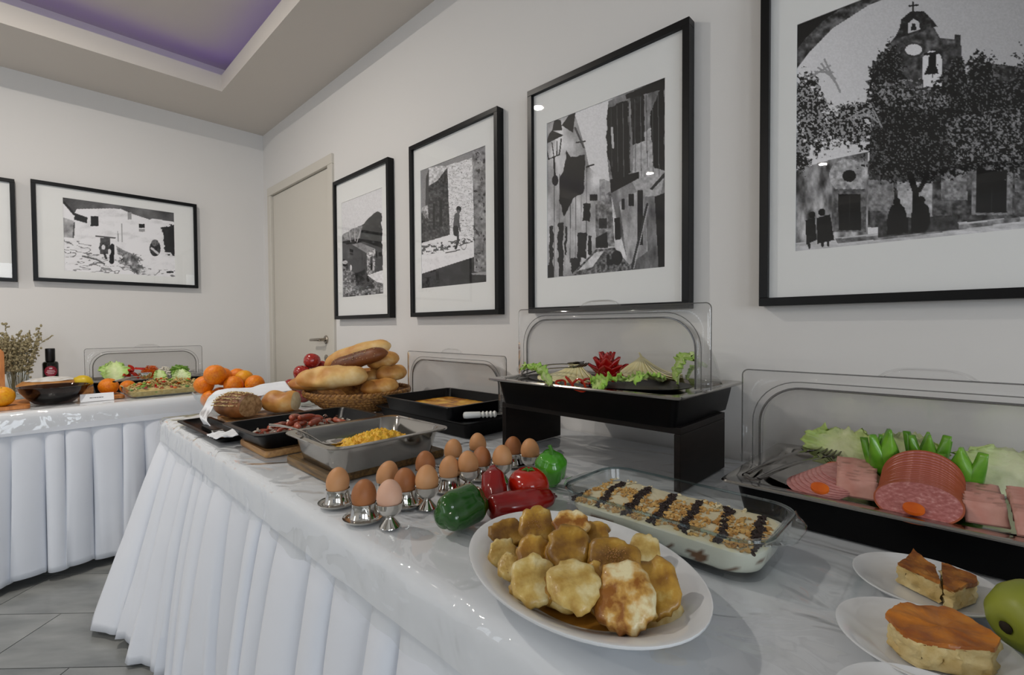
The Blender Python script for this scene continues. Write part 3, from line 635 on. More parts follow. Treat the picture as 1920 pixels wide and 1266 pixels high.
def clear_lid(t, L, H, D, xoff=0., y0=0., z0=0., mg=.035, mt=.032, rot=None, tab=.062):
    """roll-top cover standing open: arched opening in a flat flange, shell bulging back to the tray"""
    def arch(hl, h, r, x, n=10):
        r = min(r, hl*.95, h*.95); p = [(x, -hl, 0), (x, -hl, (h-r)*.5), (x, -hl, h-r)]
        for i in range(1, n+1): a = PI/2*i/n; p.append((x, -hl+r-r*math.cos(a), h-r+r*math.sin(a)))
        p.append((x, 0, h))
        for i in range(0, n+1): a = PI/2*i/n; p.append((x, hl-r+r*math.sin(a), h-r+r*math.cos(a)))
        p += [(x, hl, (h-r)*.5), (x, hl, 0)]; return p
    hl, h = L/2-mg, H-mt
    sh = MB(); R = [arch(hl-.004*k/9, max(.004, h*math.cos(PI/2*k/9)), .075*(1-.3*k/9), D*math.sin(PI/2*k/9)) for k in range(10)]
    sh.loft(R, False, False, False); X = Matrix.Translation((xoff, y0, z0)) @ (rot or Matrix.Identity(4))
    lid = obj('lid', sh.xf(X), 'shell', t, sharp=60, thick=.003)
    fl_ = MB().loft([arch(L/2, H, .012, 0), arch(hl, h, .075, 0)], False, False, False); obj('flange', fl_.xf(X), 'lid', lid, thick=.003, sharp=60)
    be = MB().tube(arch(hl+.001, h+.001, .075, -.002), .0022, 6); be.tube(arch(hl+.014, h+.013, .085, -.002), .0010, 5); be.tube(arch(L/2, H, .012, 0), .0014, 5); obj('rim_bead', be.xf(X), 'lidbead', lid)
    tb = MB().grid(lambda u, v: (.0, (u-.5)*2*tab*(1-.12*v), H+v*.016*(1-(2*u-1)**4)), 18, 4); tb.tube([(0, (i/10-.5)*2*tab, H+.016*(1-(2*i/10-1)**4)) for i in range(11)], .0012, 5); obj('tab_handle', tb.xf(X), 'lid', lid, thick=.002)
    for s in (-1, 1):
        pv = MB().lathe([(.009, -.011), (.009, .009), (.006, .012)], 12); pv.xf(Matrix.Translation((-.005, s*(L/2-.012), .014)) @ Matrix.Rotation(PI/2, 4, 'X')); pv.box((-.001, s*(L/2-.006), .008), (.012, .016, .018)); obj('hinge', pv.xf(X), 'lid', lid)
    return lid
# ---- cheese station on a dark wooden riser
RZ = .886
t = thing('display_riser', 'dark wenge bridge riser carrying the cheese tray', 'riser', (1.075, .692, TZ))
obj('top_board', MB().b2((-.125, -.262, RZ-TZ-.014), (.125, .262, RZ-TZ)), 'dwood', t, smooth=False, bevel=.001)
for s in (-1, 1): obj('side_board', MB().b2((-.125, s*.262-(.014 if s > 0 else 0), 0), (.125, s*.262+(.014 if s < 0 else 0), RZ-TZ-.0145)), 'dwood', t, smooth=False, bevel=.001)
def station(name, label, cx, cy, z, w, d, h, lidx, L, LH, LD, rz=0., insert=True):
    t = thing(name, label, 'serving tray', (cx, cy, z), rz)
    obj('base', pan(w-.016, d-.016, h-.004, .012, .02, .004, .012), 'btray', t)
    p = MB(); R = []
    for iw, zz, r in ((.02, h-.010, .03), (.002, h-.006, .012), (0, h-.003, .014), (.002, h, .014), (.022, h, .03), (.028, h-.003, .03), (.034, h-.013, .028)): R.append(rrect(w-2*iw, d-2*iw, r, zz))
    if insert: obj('steel_insert', p.loft(R, True, False, True), 'steel', t)
    clear_lid(t, L, LH, LD, lidx-cx, 0, h+.001)
    return t
ST1 = station('cheese_station', 'black tray with open clear roll-top lid on the dark riser', 1.093, .69, RZ+.0005, .376, .562, .070, 1.045, .572, .192, .17)
ST2 = station('cold_cut_station', 'black tray of cold cuts with steel insert and open clear lid', 1.083, .050, TZ, .376, .562, .066, 1.035, .572, .192, .17)
ST3 = station('omelette_station', 'low black tray with clear lid holding the baked omelette pan', 1.118, 1.372, TZ, .366, .562, .056, 1.105, .566, .195, .165, insert=False)
obj('top_plate', MB().loft([rrect(.346, .54, .02, .045), rrect(.346, .54, .02, .05)]), 'btray', ST3)
# ---- omelette pan inside the black tray, server beside it
ZO = TZ+.0505
t = thing('baking_pan', 'black square baking pan of browned omelette inside the low tray', 'pan', (1.085, 1.365, ZO)); 
obj('pan_body', pan(.32, .40, .046, .008, .02, .002, .010), 'enamel', t)
M['omel'] = pbr('baked_omelette', srgb('#8a4408'), .4, c2=srgb('#d99a17'), scale=26, detail=5, lo=.36, hi=.56, bump=.5, bscale=50, bdist=.004, c3=srgb('#e8b83a'), coat=.2)
om = MB().grid(lambda u, v: ((u-.5)*.275, (v-.5)*.355, .018+.004*sn(u*8, v*9, 1)-.006*max(0, (abs(u-.5)*2)**8+(abs(v-.5)*2)**8)), 36, 44)
om.loft([rrect(.278, .357, .02, .004), rrect(.278, .357, .02, .013)], True, True, False)
o = obj('baked_omelette', om, 'omel', loc=(1.085, 1.365, ZO)); tag(o, 'golden brown baked omelette filling the square black pan', 'omelette')
M['wplas'] = pbr('white_handle', srgb('#dfe0dc'), .25, spec=.5)
a = T(868, 783, .812); b = T(931, 780, .812); ax = (b-a); ln = ax.length; rz = math.atan2(ax.y, ax.x)
t = thing('cake_server', 'serving slice with turned white handle lying on the black tray', 'server', (a.x, a.y, .8075), rz)
hd = MB().lathe([(.004, 0), (.010, .003), (.0112, .01), (.0102, ln*.5), (.0065, ln*.54)]+[(.0062+.005*abs(math.sin(PI*(q/4))), ln*(.54+.115*q/4)) for q in range(17)]+[(.003, ln)], 16); hd.xf(Matrix.Translation((0, 0, .011)) @ Matrix.Rotation(PI/2, 4, 'Y')); obj('handle', hd, 'wplas', t)
obj('blade', MB().tube([(ln-.005, 0, .011), (ln+.03, 0, .012), (ln+.05, 0, .006)], .0025, 8).b2((ln+.05, -.02, .004), (ln+.11, .02, .0055)), 'chrome', t)
# ---- steel pan of scrambled eggs on a board
t = thing('cutting_board', 'dark oiled wooden board under the steel scrambled egg pan', 'board', (.635, 1.145, TZ)); 
obj('plank', MB().loft([rrect(.318, .25, .006, 0), rrect(.32, .252, .007, .003), rrect(.32, .252, .007, .016), rrect(.317, .249, .006, .019)]), 'woodd', t)
SPZ = TZ+.0195
t = thing('steel_pan', 'rectangular stainless steel pan of scrambled eggs on dark board', 'pan', (.624, 1.118, SPZ)); 
obj('pan_body', pan(.328, .278, .066, .014, .045, .0012, .016, 8), 'steel', t)
M['scr'] = pbr('scrambled_egg', srgb('#e6a51c'), .5, c2=srgb('#f5c840'), scale=60, lo=.35, hi=.6, bump=.6, bscale=110, bdist=.004, sss=.1)
def heap(fn, rx, ry, nu=60, nv=60):
    def f(u, v):
        x, y = v*math.cos(2*PI*u), v*math.sin(2*PI*u); return (x*rx, y*ry, fn(x, y))
    return MB().grid(f, nu, nv, 0, True)
def scr(x, y):
    r = x*x+y*y; b = max(0, 1-r*.95)**.55
    return .001+b*(.052+.012*sn(x*2, y*2, 1, 3))+(.010*sn(x*9, y*9, 3, 4)+.006*sn(x*22, y*22, 5, 5)) * min(1, b*2)
se = heap(scr, .116, .092, 120, 64); se.rough(.004, 60, 3)
o = obj('scrambled_eggs', se, 'scr', loc=(.636, 1.112, SPZ+.0016), sharp=180); tag(o, 'heap of yellow scrambled eggs in the steel pan', 'scrambled eggs', kind='stuff')
# serving spoon leaning across the pan corner
def spoon(label, tip, grip, bowl, mat='chrome', name='serving_spoon', bw=.026, bl=.04):
    tip, grip = Vector(tip), Vector(grip); t = thing(name, label, 'spoon', tip); d = grip-tip
    n = 10; path = [d*(i/n)+Vector((0, 0, .012*math.sin(PI*i/n))) for i in range(n+1)]
    obj('handle', MB().tube(path, [.0045]*3+[.005+.0045*i/7 for i in range(n-2)], 8, flat=.35), mat, t)
    h = Vector((d.x, d.y, 0)).normalized(); s = Vector((-h.y, h.x, 0)); bm_ = MB()
    bm_.grid(lambda u, v: tuple(-h*bl*(1-2*v)*.9 - h*bl*.8 + s*bw*(2*u-1)*math.sqrt(max(.02, 1-(2*v-1)**2)) + Vector((0, 0, -bowl*(1-(2*u-1)**2)*(1-(2*v-1)**2)))), 12, 12)
    obj('bowl', bm_, mat, t, thick=.0012, sharp=80); return t
a = T(505, 797, .868); spoon('steel serving spoon resting in the scrambled egg pan', (T(600, 828, .815).x+.01, T(600, 828, .815).y+.01, .808), (a.x, a.y, .868), .01)
# ---- black enamel pan of sausages on its board
t = thing('cutting_board', 'light wooden board under the black sausage pan', 'board', (.585, 1.465, TZ), 0.); 
obj('plank', MB().loft([rrect(.26, .22, .012, 0), rrect(.262, .222, .013, .003), rrect(.262, .222, .013, .014), rrect(.258, .218, .012, .017)]), 'wood', t)
BPZ = TZ+.0175
t = thing('roasting_pan', 'black enamel roasting pan of sausages and onions on light board', 'pan', (.615, 1.475, BPZ), .04); 
obj('pan_body', pan(.395, .275, .050, .014, .03, .002, .030, 6), 'enamel', t)
M['saus'] = pbr('frankfurter', srgb('#7d2c18'), .3, c2=srgb('#b2573a'), scale=30, lo=.3, hi=.7, coat=.4, bump=.1)
M['onion'] = pbr('cooked_onion', srgb('#9c8f80'), .3, c2=srgb('#cdc5b8'), scale=40, spec=.6)
random.seed(11)
sm = []
for k in range(4):
    n = 8; L = .052+.006*k; rad = .0095; bend = .008+.004*k; rr = [rad*q for q in (.35, .8, .98, 1, 1, 1, .98, .8, .35)]
    sm.append(mesh('sausage', MB().tube([((i/n-.5)*L, bend*(1-((i/n-.5)*2)**2), 0) for i in range(n+1)], rr, 10), 'saus', sharp=80))
def panp(u, v, z): return Vector((.615+u, 1.475+v, BPZ+z))
SB = []
for i in range(36):
    if i < 27: u, v = random.uniform(-.03, .11), random.uniform(-.05, .055)
    else: u, v = random.uniform(-.115, -.03), random.uniform(-.05, .05)
    lay = i % 3 if i < 27 else i % 2
    o = obj('sausage', sm[i % 4], None, loc=panp(u, v, .014+.013*lay), rot=(random.uniform(-.2, .2), random.uniform(-.1, .1), random.gauss(.5, .5)))
    SB.append([o, o.location.copy(), [(o.rotation_euler.to_matrix() @ Vector((q*.0125, .009-.0025*q*q, 0)), .0097-.0008*abs(q)) for q in (-2, -1, 0, 1, 2)]])
    tag(o, 'small glazed frankfurter sausage in the black roasting pan', 'sausage', 'sausages in the black pan')
settle(SB, lambda x, y: BPZ+.0045, 130, 1., (.615-.112, .615+.118, 1.475-.060, 1.475+.060), .085)
on = MB()
for i in range(150):
    u, v = random.uniform(-.135, .135), random.uniform(-.075, .075); c = (u, v, random.uniform(.008, .036 if u > -.04 else .026)); a = random.uniform(0, 6.3); r = random.uniform(.006, .013)
    n0 = len(on.v); on.grid(lambda p, q: (r*math.cos(p*2.6), r*math.sin(p*2.6), (q-.5)*.006), 6, 2); on.xf(Matrix.Translation(c) @ Euler((random.uniform(-1, 1), random.uniform(-1, 1), a)).to_matrix().to_4x4(), n0)
on.loft([rrect(.285, .168, .03, .001), rrect(.29, .172, .03, .006)])
o = obj('chopped_onions', on, 'onion', loc=(.615, 1.475, BPZ+.0022)); tag(o, 'cooked onion pieces strewn among the sausages in the black pan', 'onions', kind='stuff')
# ---- small dark tray with a knife and napkins near the table's far corner
c = T(392, 806, TZ); t = thing('dark_tray', 'small dark rectangular tray holding a knife and napkins', 'tray', (.449, 1.835, TZ), .03)
obj('tray_body', pan(.108, .45, .018, .010, .03, .003, .012), 'btray', t)
t = thing('bread_knife', 'broad bladed knife lying in the small dark tray', 'knife', (.447, 1.70, TZ+.0075), .05)
obj('blade', MB().loft([[(-.022, -.06, 0), (.024, -.065, 0), (.024, -.065, .002), (-.022, -.06, .002)], [(-.022, .06, 0), (.022, .06, 0), (.022, .06, .002), (-.022, .06, .002)]]), 'satin', t, smooth=False)
obj('handle', MB().loft([[(-.014, .06, -.003), (.014, .06, -.003), (.014, .06, .012), (-.014, .06, .012)], [(-.012, .18, -.002), (.012, .18, -.002), (.012, .18, .014), (-.012, .18, .014)]]), 'btray', t, bevel=.003)
obj('bolster', MB().box((0, .062, .004), (.034, .010, .014)), 'chrome', t, bevel=.002)
nap = MB().grid(lambda u, v: (.40+.10*u+.01*sn(u*3, v*4, 1, 3), 1.60+.10*v+.006*sn(u*4, v*3, 2, 3), TZ+.020+.012*sn(u*4, v*4, 0, 5)+.01*u), 16, 16)
o = obj('paper_napkin', nap, 'napkin', thick=.001, sharp=80); tag(o, 'crumpled white paper napkin under the knife in the dark tray', 'napkin')
# ---- bread board, two cut loaves, cloth napkin thrown over them
t = thing('bread_board', 'light wooden bread board under the two cut loaves', 'board', (.652, 1.93, TZ), -.06); obj('plank', MB().loft([rrect(.28, .27, .02, 0), rrect(.28, .27, .02, .013), rrect(.276, .266, .018, .016)]), 'wood', t)
M['rye'] = pbr('dark_crust', srgb('#5a3214'), .55, c2=srgb('#8a5526'), scale=18, bump=.4, bscale=40, bdist=.004)
M['oats'] = pbr('oat_flakes', srgb('#c9b27e'), .7)
M['crumb'] = pbr('rye_crumb', srgb('#8b6a45'), .9, c2=srgb('#b5946a'), scale=80, bump=.8, bscale=120, bdist=.004)
M['wcrumb'] = pbr('white_crumb', srgb('#d8c79a'), .9, c2=srgb('#eadfbd'), scale=60, bump=.6, bscale=100, bdist=.003)
M['crust'] = pbr('golden_crust', srgb('#9c5c20'), .5, c2=srgb('#cf9a50'), scale=11, detail=4, lo=.34, hi=.58, bump=.25, bscale=35, bdist=.003, c3=srgb('#e6cb92'))
M['crust2'] = pbr('pale_crust', srgb('#b87a34'), .55, c2=srgb('#dcb470'), scale=9, detail=4, lo=.34, hi=.56, c3=srgb('#ead09a'), bump=.25, bscale=30, bdist=.003)
def loaf(L, W, Hh, seed, cut=None, crease=0., bend=0., pw=2.4, amp=.006, nl=26, nr=24):
    """loaf along x; flat base; cut = fraction at +x end where it is sliced"""
    mb = MB(); R = []; hi = cut if cut else 1.
    for i in range(nl+1):
        s = -1+(1+hi)*i/nl; k = max(.03, (1-abs(s)**pw))**.5; r = []
        for j in range(nr):
            a = 2*PI*j/nr; y = W/2*k*math.cos(a); z = Hh/2*k*math.sin(a)
            if z < 0: z *= .75
            z = z*(1-crease*max(0, math.sin(a))*math.exp(-(s*4)**2))
            p = Vector((s*L/2, y, z)); nn = amp*sn(p.x*14, p.y*14, p.z*14, seed); p += Vector((0, math.cos(a)*nn, math.sin(a)*nn)); p.y += bend*(1-s*s); p.z += Hh*.40
            r.append(tuple(p))
        R.append(r)
    n = len(R[0]); mb.loft(R, True, True, False); e = len(mb.v); b0 = (len(R)-1)*n
    if cut:      # crumb face
        c = tuple(sum(mb.v[b0+j][q] for j in range(n))/n for q in range(3)); mb.add([mb.v[b0+j] for j in range(n)]+[(c[0]+.004, c[1], c[2])], [(j, (j+1) % n, n) for j in range(n)], 1)
    else: mb.f.append(tuple(b0+j for j in range(n))); mb.mi.append(0)
    return mb
def seeds(mb, nmax, seed, zmin, sz=.0028, xr=None):
    rnd = random.Random(seed); out = MB()
    cand = [Vector(p) for p in mb.v if p[2] > zmin and (xr is None or xr[0] < p[0] < xr[1])]
    for i in range(nmax):
        a, b = rnd.choice(cand), rnd.choice(cand); p = a if (a-b).length > .02 else a.lerp(b, rnd.random())
        n0 = len(out.v); out.ball((0, 0, 0), (sz*rnd.uniform(.8, 1.5), sz*.6, sz*.35), 6, 4); out.xf(Matrix.Translation(p+Vector((rnd.uniform(-.011, .011), rnd.uniform(-.004, .004), .0005))) @ Euler((rnd.uniform(-.5, .5), rnd.uniform(-.5, .5), rnd.uniform(0, 6))).to_matrix().to_4x4(), n0)
    return out
def loaf_thing(name, label, mb, mats, loc, rot, group=None, sd=None):
    t = thing(name, label, 'bread', loc, 0, group); t.rotation_euler = rot; obj('crust', mb, mats, t, sharp=60)
    if sd: obj('oat_flakes', sd, 'oats', t)['kind'] = 'stuff'
    return t
BZ = TZ+.0165
m1 = loaf(.19, .125, .105, 4, cut=.55); loaf_thing('cut_loaf', 'dark rye loaf crusted with oats, cut end out, under the napkin', m1, ['rye', 'crumb'], (.562, 1.945, BZ), (0, 0, -1.05), None, seeds(m1, 520, 5, .05, .0038, (-.095, .04)))
m2 = loaf(.16, .125, .105, 7, cut=.62, crease=.25, amp=.008); loaf_thing('cut_loaf', 'round golden white loaf with a cut side beside the rye loaf', m2, ['crust', 'wcrumb'], (.714, 1.93, BZ), (0, 0, -.75))
def on_ray(px, py, depth): d = ray(px, py); return CAMP+d*depth
def ribbon(pts, w, wdir, nu=40, nv=12, amp=.006, seed=1):
    pts = [Vector(p) for p in pts]; 
    def f(u, v):
        s = u*(len(pts)-1); i = min(int(s), len(pts)-2); q = s-i
        p0, p1, p2, p3 = pts[max(i-1, 0)], pts[i], pts[i+1], pts[min(i+2, len(pts)-1)]
        p = .5*((2*p1)+(p2-p0)*q+(2*p0-5*p1+4*p2-p3)*q*q+(3*p1-p0-3*p2+p3)*q**3)
        ww = w(u) if callable(w) else w
        return tuple(p+Vector(wdir(u) if callable(wdir) else wdir)*ww*(v-.5)+Vector((0, 0, amp*sn(u*7, v*3, 2, seed))))
    return MB().grid(f, nu, nv)
A = lambda px, py, z: T(px, py, z)
nk = ribbon([on_ray(541, 724, 1.955), on_ray(512, 727, 1.925), on_ray(478, 734, 1.88), on_ray(445, 735, 1.85), on_ray(415, 739, 1.835), on_ray(398, 751, 1.82), on_ray(388, 769, 1.79), T(381, 783, .79), T(388, 797, .770)], lambda u: .085+.01*u, lambda u: (-.05, .80, .42*(1-u)**.7), 60, 14, .006)
o = obj('cloth_napkin', nk, 'napkin', thick=.0015, sharp=80); tag(o, 'white cloth napkin draped over the rye loaf into the dark tray', 'napkin')
# ---- glass bowl of oranges, glass bowl of apples
def glass_bowl(name, label, loc, r, h, foot, parent=None, mat='glass'):
    t = thing(name, label, 'bowl', loc); pr = [(foot*.6, .0), (foot, 0), (foot*1.15, .004), (r*.75, h*.35), (r*.94, h*.75), (r, h-.002), (r+.001, h), (r-.003, h), (r*.93-.003, h*.75), (r*.74-.003, h*.36), (foot*.9, .008), (.002, .006)]
    obj('bowl_body', MB().lathe(pr, 48), mat, t); return t
M['orange'] = pbr('orange_peel', srgb('#d96a00'), .42, c2=srgb('#e88a08'), scale=6, bump=.25, bscale=260, bdist=.0012, spec=.4, sss=.05)
M['orangey'] = pbr('orange_peel_yellow', srgb('#dd8a05'), .42, c2=srgb('#e6a515'), scale=6, bump=.25, bscale=260, bdist=.0012, spec=.4)
M['stemg'] = pbr('stem_green', srgb('#4f6b1f'), .6)
def orange_mesh(mat):
    mb = MB().lathe([(.0005, -.97), (.25, -.955), (.5, -.86), (.75, -.66), (.93, -.36), (1, 0), (.93, .37), (.75, .66), (.5, .865), (.25, .955), (.07, .955), (.0005, .93)], 28); return mesh('peel', mb, mat, sharp=180)
OM = [orange_mesh('orange'), orange_mesh('orangey')]; ST = mesh('stem_button', MB().lathe([(.07, .94), (.06, .975), (.02, .985)], 8), 'stemg')
def orange(label, p, r, k=0, rot=(0, 0, 0), group=None):
    t = thing('orange', label, 'orange', (p[0], p[1], p[2]), 0, group); t.rotation_euler = rot; t.scale = (r, r, r); obj('peel', OM[k], None, t); obj('stem_button', ST, None, t); return t
OB = (.605, 2.185, TZ); glass_bowl('glass_bowl', 'clear glass bowl heaped with oranges at the table end', OB, .135, .095, .06)
def on_ray(px, py, depth): d = ray(px, py); return CAMP+d*depth
dO = (Vector(OB)-CAMP).dot(_F)
OS = []
for i, (px, py, dd, k) in enumerate(((405, 718, -.02, 0), (440, 731, -.01, 0), (386, 731, -.015, 0), (421, 709, .04, 0), (449, 714, .045, 1), (474, 726, .0, 0), (405, 752, .0, 0), (440, 755, .01, 0), (425, 765, -.05, 0), (425, 752, .07, 0), (462, 750, .02, 0), (395, 748, .03, 0), (430, 745, .0, 0), (450, 742, -.02, 0))):
    p = on_ray(px, py, dO+dd); t = orange('bright orange heaped in the clear glass bowl', p, .041 if i == 0 else .037, k, (.3*i, .5*i, i), 'oranges in the glass bowl'); OS.append([t, p.copy(), [(Vector(), .041 if i == 0 else .037)], 1., p.copy() if i < 6 else None])
settle(OS, bowl_floor(OB, .135, .095, .06), 300, .9)
M['apple'] = pbr('apple_skin', srgb('#7c0d12'), .25, c2=srgb('#b8382a'), scale=8, lo=.3, hi=.75, spec=.5, coat=.2)
AM = mesh('skin', MB().lathe([(.0005, -.72), (.15, -.80), (.35, -.86), (.62, -.75), (.87, -.45), (1, .0), (.97, .32), (.83, .62), (.6, .8), (.36, .85), (.16, .74), (.04, .58), (.0005, .55)], 28), 'apple', sharp=180)
AS = mesh('stem', MB().tube([(0, 0, .55), (.03, 0, .8), (.10, 0, 1.0)], .035, 6), 'wood')
AB = (.902, 2.183, TZ); glass_bowl('glass_bowl', 'clear glass bowl of red apples behind the bread basket', AB, .10, .10, .05)
dA = (Vector(AB)-CAMP).dot(_F); AS_ = []
for i, (px, py, dd, lab) in enumerate(((585, 679, -.005, 'shiny red apple on top of the apple bowl, above the rest'), (567, 699, -.045, 'dark red apple with visible stem hollow in the apple bowl'), (604, 692, .05, 'red apple half hidden by the bread in the apple bowl'), (588, 718, .0, 'red apple at the bottom of the apple bowl'), (575, 722, .04, 'red apple wedged low against the glass of the apple bowl'), (570, 730, -.03, 'red apple lying deepest in the apple bowl'), (596, 728, -.02, 'red apple under the half hidden one in the apple bowl'))):
    p = on_ray(px, py, dA+dd); t = thing('apple', lab, 'apple', p, 0, 'apples in the glass bowl'); t.scale = (.037,)*3; t.rotation_euler = (.5*i-.2, .4-.5*i, i); obj('skin', AM, None, t); obj('stem', AS, None, t); AS_.append([t, p.copy(), [(Vector(), .036)], 1., p.copy() if i < 3 else None])
settle(AS_, bowl_floor(AB, .10, .10, .05), 300, 1.)
# ================================================================== BREAD BASKET
M['wick'] = pbr('seagrass', srgb('#6b431c'), .65, c2=srgb('#a9793c'), scale=70, bump=.3, bscale=200)
BK = (1.0, 1.872, TZ); t = thing('bread_basket', 'round woven seagrass basket heaped with bread rolls', 'basket', BK)
# braided rope rows: each row is a coil of short slanted strands
rows = [(.120, .010), (.134, .020), (.150, .030), (.166, .042), (.182, .054), (.197, .066), (.210, .077)]
for ri, (r, z) in enumerate(rows):
    mb = MB(); n = 64
    for i in range(n):
        a = 2*PI*(i+.5*(ri % 2))/n; l = 2*PI*r/n*.95; tr = .0085
        c, s = math.cos(a), math.sin(a); up = .35 if ri % 2 else -.35
        p = [Vector((r*c-s*d, r*s+c*d, z+up*d*.9)) + Vector((c, s, 0))*(.004*(1-abs(d)/l)) for d in (-l*.75, 0, l*.75)]
        mb.tube(p, [tr*.45, tr*.85, tr*.45], 5)
    obj('woven_row', mb, 'wick', t, sharp=80)
obj('basket_liner', MB().lathe([(.001, .004), (.118, .004), (.205, .076), (.202, .076), (.115, .007), (.001, .007)], 40), 'wick', t)
rim = MB()
for i in range(70):
    a = 2*PI*i/70; l = .014; c, s = math.cos(a), math.sin(a); p = [Vector((.213*c-s*d, .213*s+c*d, .084+.5*d)) for d in (-l, 0, l)]; rim.tube(p, [.004, .0085, .004], 5)
obj('rim', rim, 'wick', t, sharp=80)
GB = 'bread in the woven basket'
M['ryed'] = pbr('pumpernickel_crust', srgb('#55290f'), .5, c2=srgb('#7c461e'), scale=14, bump=.25, bscale=50, bdist=.003)
dB = (Vector(BK)-CAMP).dot(_F); BR = _R.copy(); 
BB = []
def bread(name, label, mb, mats, px, py, dd, yawd, pitch=0., roll=0., sd=None):
    p = on_ray(px, py, dB+dd); base = math.atan2(_R.y, _R.x); t = loaf_thing(name, label, mb, mats, p, (roll, pitch, base+yawd), GB, sd)
    a = np.array(mb.v); Lh = (a[:, 0].max()-a[:, 0].min())/2; Hh = a[:, 2].max()-a[:, 2].min(); zc = (a[:, 2].max()+a[:, 2].min())/2; Wd = a[:, 1].max()-a[:, 1].min(); rr = (Wd+Hh)*.235; m = t.rotation_euler.to_matrix(); n = max(1, int((Lh-Hh*.4)/(Hh*.42)))
    BB.append([t, p.copy(), [(m @ Vector(((Lh-Hh*.42)*k/n, 0, zc)), rr*(1-.15*abs(k/n))) for k in range(-n, n+1)], Hh*.47/rr, None if 'bottom' in label else p.copy()]); return t
m = loaf(.285, .125, .105, 21, crease=.0, bend=.0, pw=3.2, amp=.010); 
# notch where two halves were pulled apart
mv = [];
for (x, y, z) in m.v:
    k = math.exp(-((x+.055)/.035)**2)*max(0, -y/.06)*max(0, min(1, (z-.015)/.05)); mv.append((x, y+.028*k, z-.012*k))
m.v = mv; bread('white_loaf', 'large pale golden loaf torn at one end, front of basket', m, ['crust2', 'wcrumb'], 625, 730, -.10, .02, -.05)
m = loaf(.155, .095, .08, 22, crease=.12, pw=2.8); bread('bread_roll', 'golden bread roll with pale split lying low on basket rim', m, ['crust', 'wcrumb'], 714, 735, -.03, .25, -.08)
m = loaf(.13, .09, .085, 23, crease=.15, pw=2.6); bread('bread_roll', 'tan seeded bread roll tucked behind the split roll', m, ['crust', 'wcrumb'], 733, 714, .03, .3, -.1)
m = loaf(.14, .10, .085, 24, pw=2.6); bread('bread_roll', 'round tan bread roll under the dark rye baguette', m, ['crust', 'wcrumb'], 722, 696, .06, .25, -.2)
m = loaf(.25, .085, .078, 25, pw=3.2, amp=.006); sd = seeds(m, 150, 8, .030, .0026, (-.12, .08)); bread('rye_baguette', 'dark brown rye stick with scattered oats on top of basket', m, ['ryed', 'crumb'], 679, 690, -.015, .0, -.26, 0, sd)
m = loaf(.31, .095, .10, 26, pw=3.0); bread('white_loaf', 'long pale loaf sliced open behind the dark rye stick', m, ['crust2', 'wcrumb'], 676, 690, .09, .0, -.30)
m = loaf(.24, .12, .075, 28, pw=2.6); bread('white_loaf', 'plain golden loaf hidden at the bottom of the basket', m, ['crust', 'wcrumb'], 655, 738, .05, .2, 0)
m = loaf(.19, .10, .085, 47, pw=2.6); bread('white_loaf', 'golden loaf wedged under the dark rye stick behind the front loaf', m, ['crust', 'wcrumb'], 690, 716, .055, .1)
for k, (px, py, dd, yw) in enumerate(((690, 742, .02, 1.2), (640, 728, .10, .9), (700, 722, .10, .3), (610, 735, .03, 1.4), (665, 712, .06, .2))):
    m = loaf(.125, .078, .064, 40+k, pw=2.6); bread('bread_roll', 'plain golden roll buried at the bottom of the basket', m, ['crust', 'wcrumb'], px, py, dd, yw)
def basket_floor(x, y):
    q = math.hypot(x-BK[0], y-BK[1]); return TZ+(.008 if q < .115 else .008+.078*(q-.115)/.088 if q < .203 else .088)
settle(BB, basket_floor, 340, 1.)
# ================================================================== EGGS
M['egg'] = pbr('brown_eggshell', srgb('#c08858'), .5, c2=srgb('#cf9a6c'), scale=14, spec=.35, sss=.04, bump=.05, bscale=400)
M['eggd'] = pbr('dark_brown_eggshell', srgb('#9c6238'), .5, c2=srgb('#b0744a'), scale=14, spec=.35, sss=.04, bump=.05, bscale=400)
M['eggp'] = pbr('pale_pink_eggshell', srgb('#d6a78d'), .5, c2=srgb('#dcb49c'), scale=14, spec=.35, sss=.04, bump=.05, bscale=400)
def egg_mesh(mat):
    R = [(.0002, -.027)]
    for i in range(1, 16):
        a = PI*i/16; z = -math.cos(a); r = math.sin(a)*(1-.13*z); R.append((.0222*r, .0285*z+.0015*(1-z*z)))
    R.append((.0002, .0285)); return mesh('egg', MB().lathe(R, 28), mat, sharp=180)
EM = {k: egg_mesh(k) for k in ('egg', 'eggd', 'eggp')}
saucer = mesh('egg_cup', MB().lathe([(.001, .0), (.020, 0), (.034, .0015), (.0375, .005), (.0380, .0062), (.0365, .0055), (.031, .004), (.0262, .0058), (.0236, .012), (.0218, .024), (.0222, .0305), (.0226, .0315), (.0216, .0315), (.0206, .024), (.0195, .015), (.006, .009), (.0005, .009)], 40), 'chrome')
goblet = mesh('egg_cup', MB().lathe([(.0005, .001), (.0165, 0), (.0182, .001), (.0178, .003), (.0075, .0155), (.0072, .018), (.0125, .0215), (.0195, .0275), (.0232, .036), (.0240, .0435), (.0244, .0445), (.0234, .0445), (.0222, .036), (.0185, .0285), (.010, .0225), (.0005, .021)], 40), 'chrome')
LAB = {}
EG = [(634, 945, 's', 'egg'), (683, 973, 's', 'eggd'), (731, 988, 'g', 'eggp'), (727, 930, 's', 'egg'), (760, 946, 's', 'eggd'), (801, 953, 'g', 'egg'), (798, 906, 's', 'eggd'), (843, 918, 's', 'egg'), (878, 918, 'g', 'egg'), (850, 878, 's', 'egg'), (896, 864, 's', 'egg'), (903, 896, 's', 'eggd'), (942, 904, 'g', 'egg'), (962, 872, 's', 'eggd'), (994, 888, 'g', 'egg')]
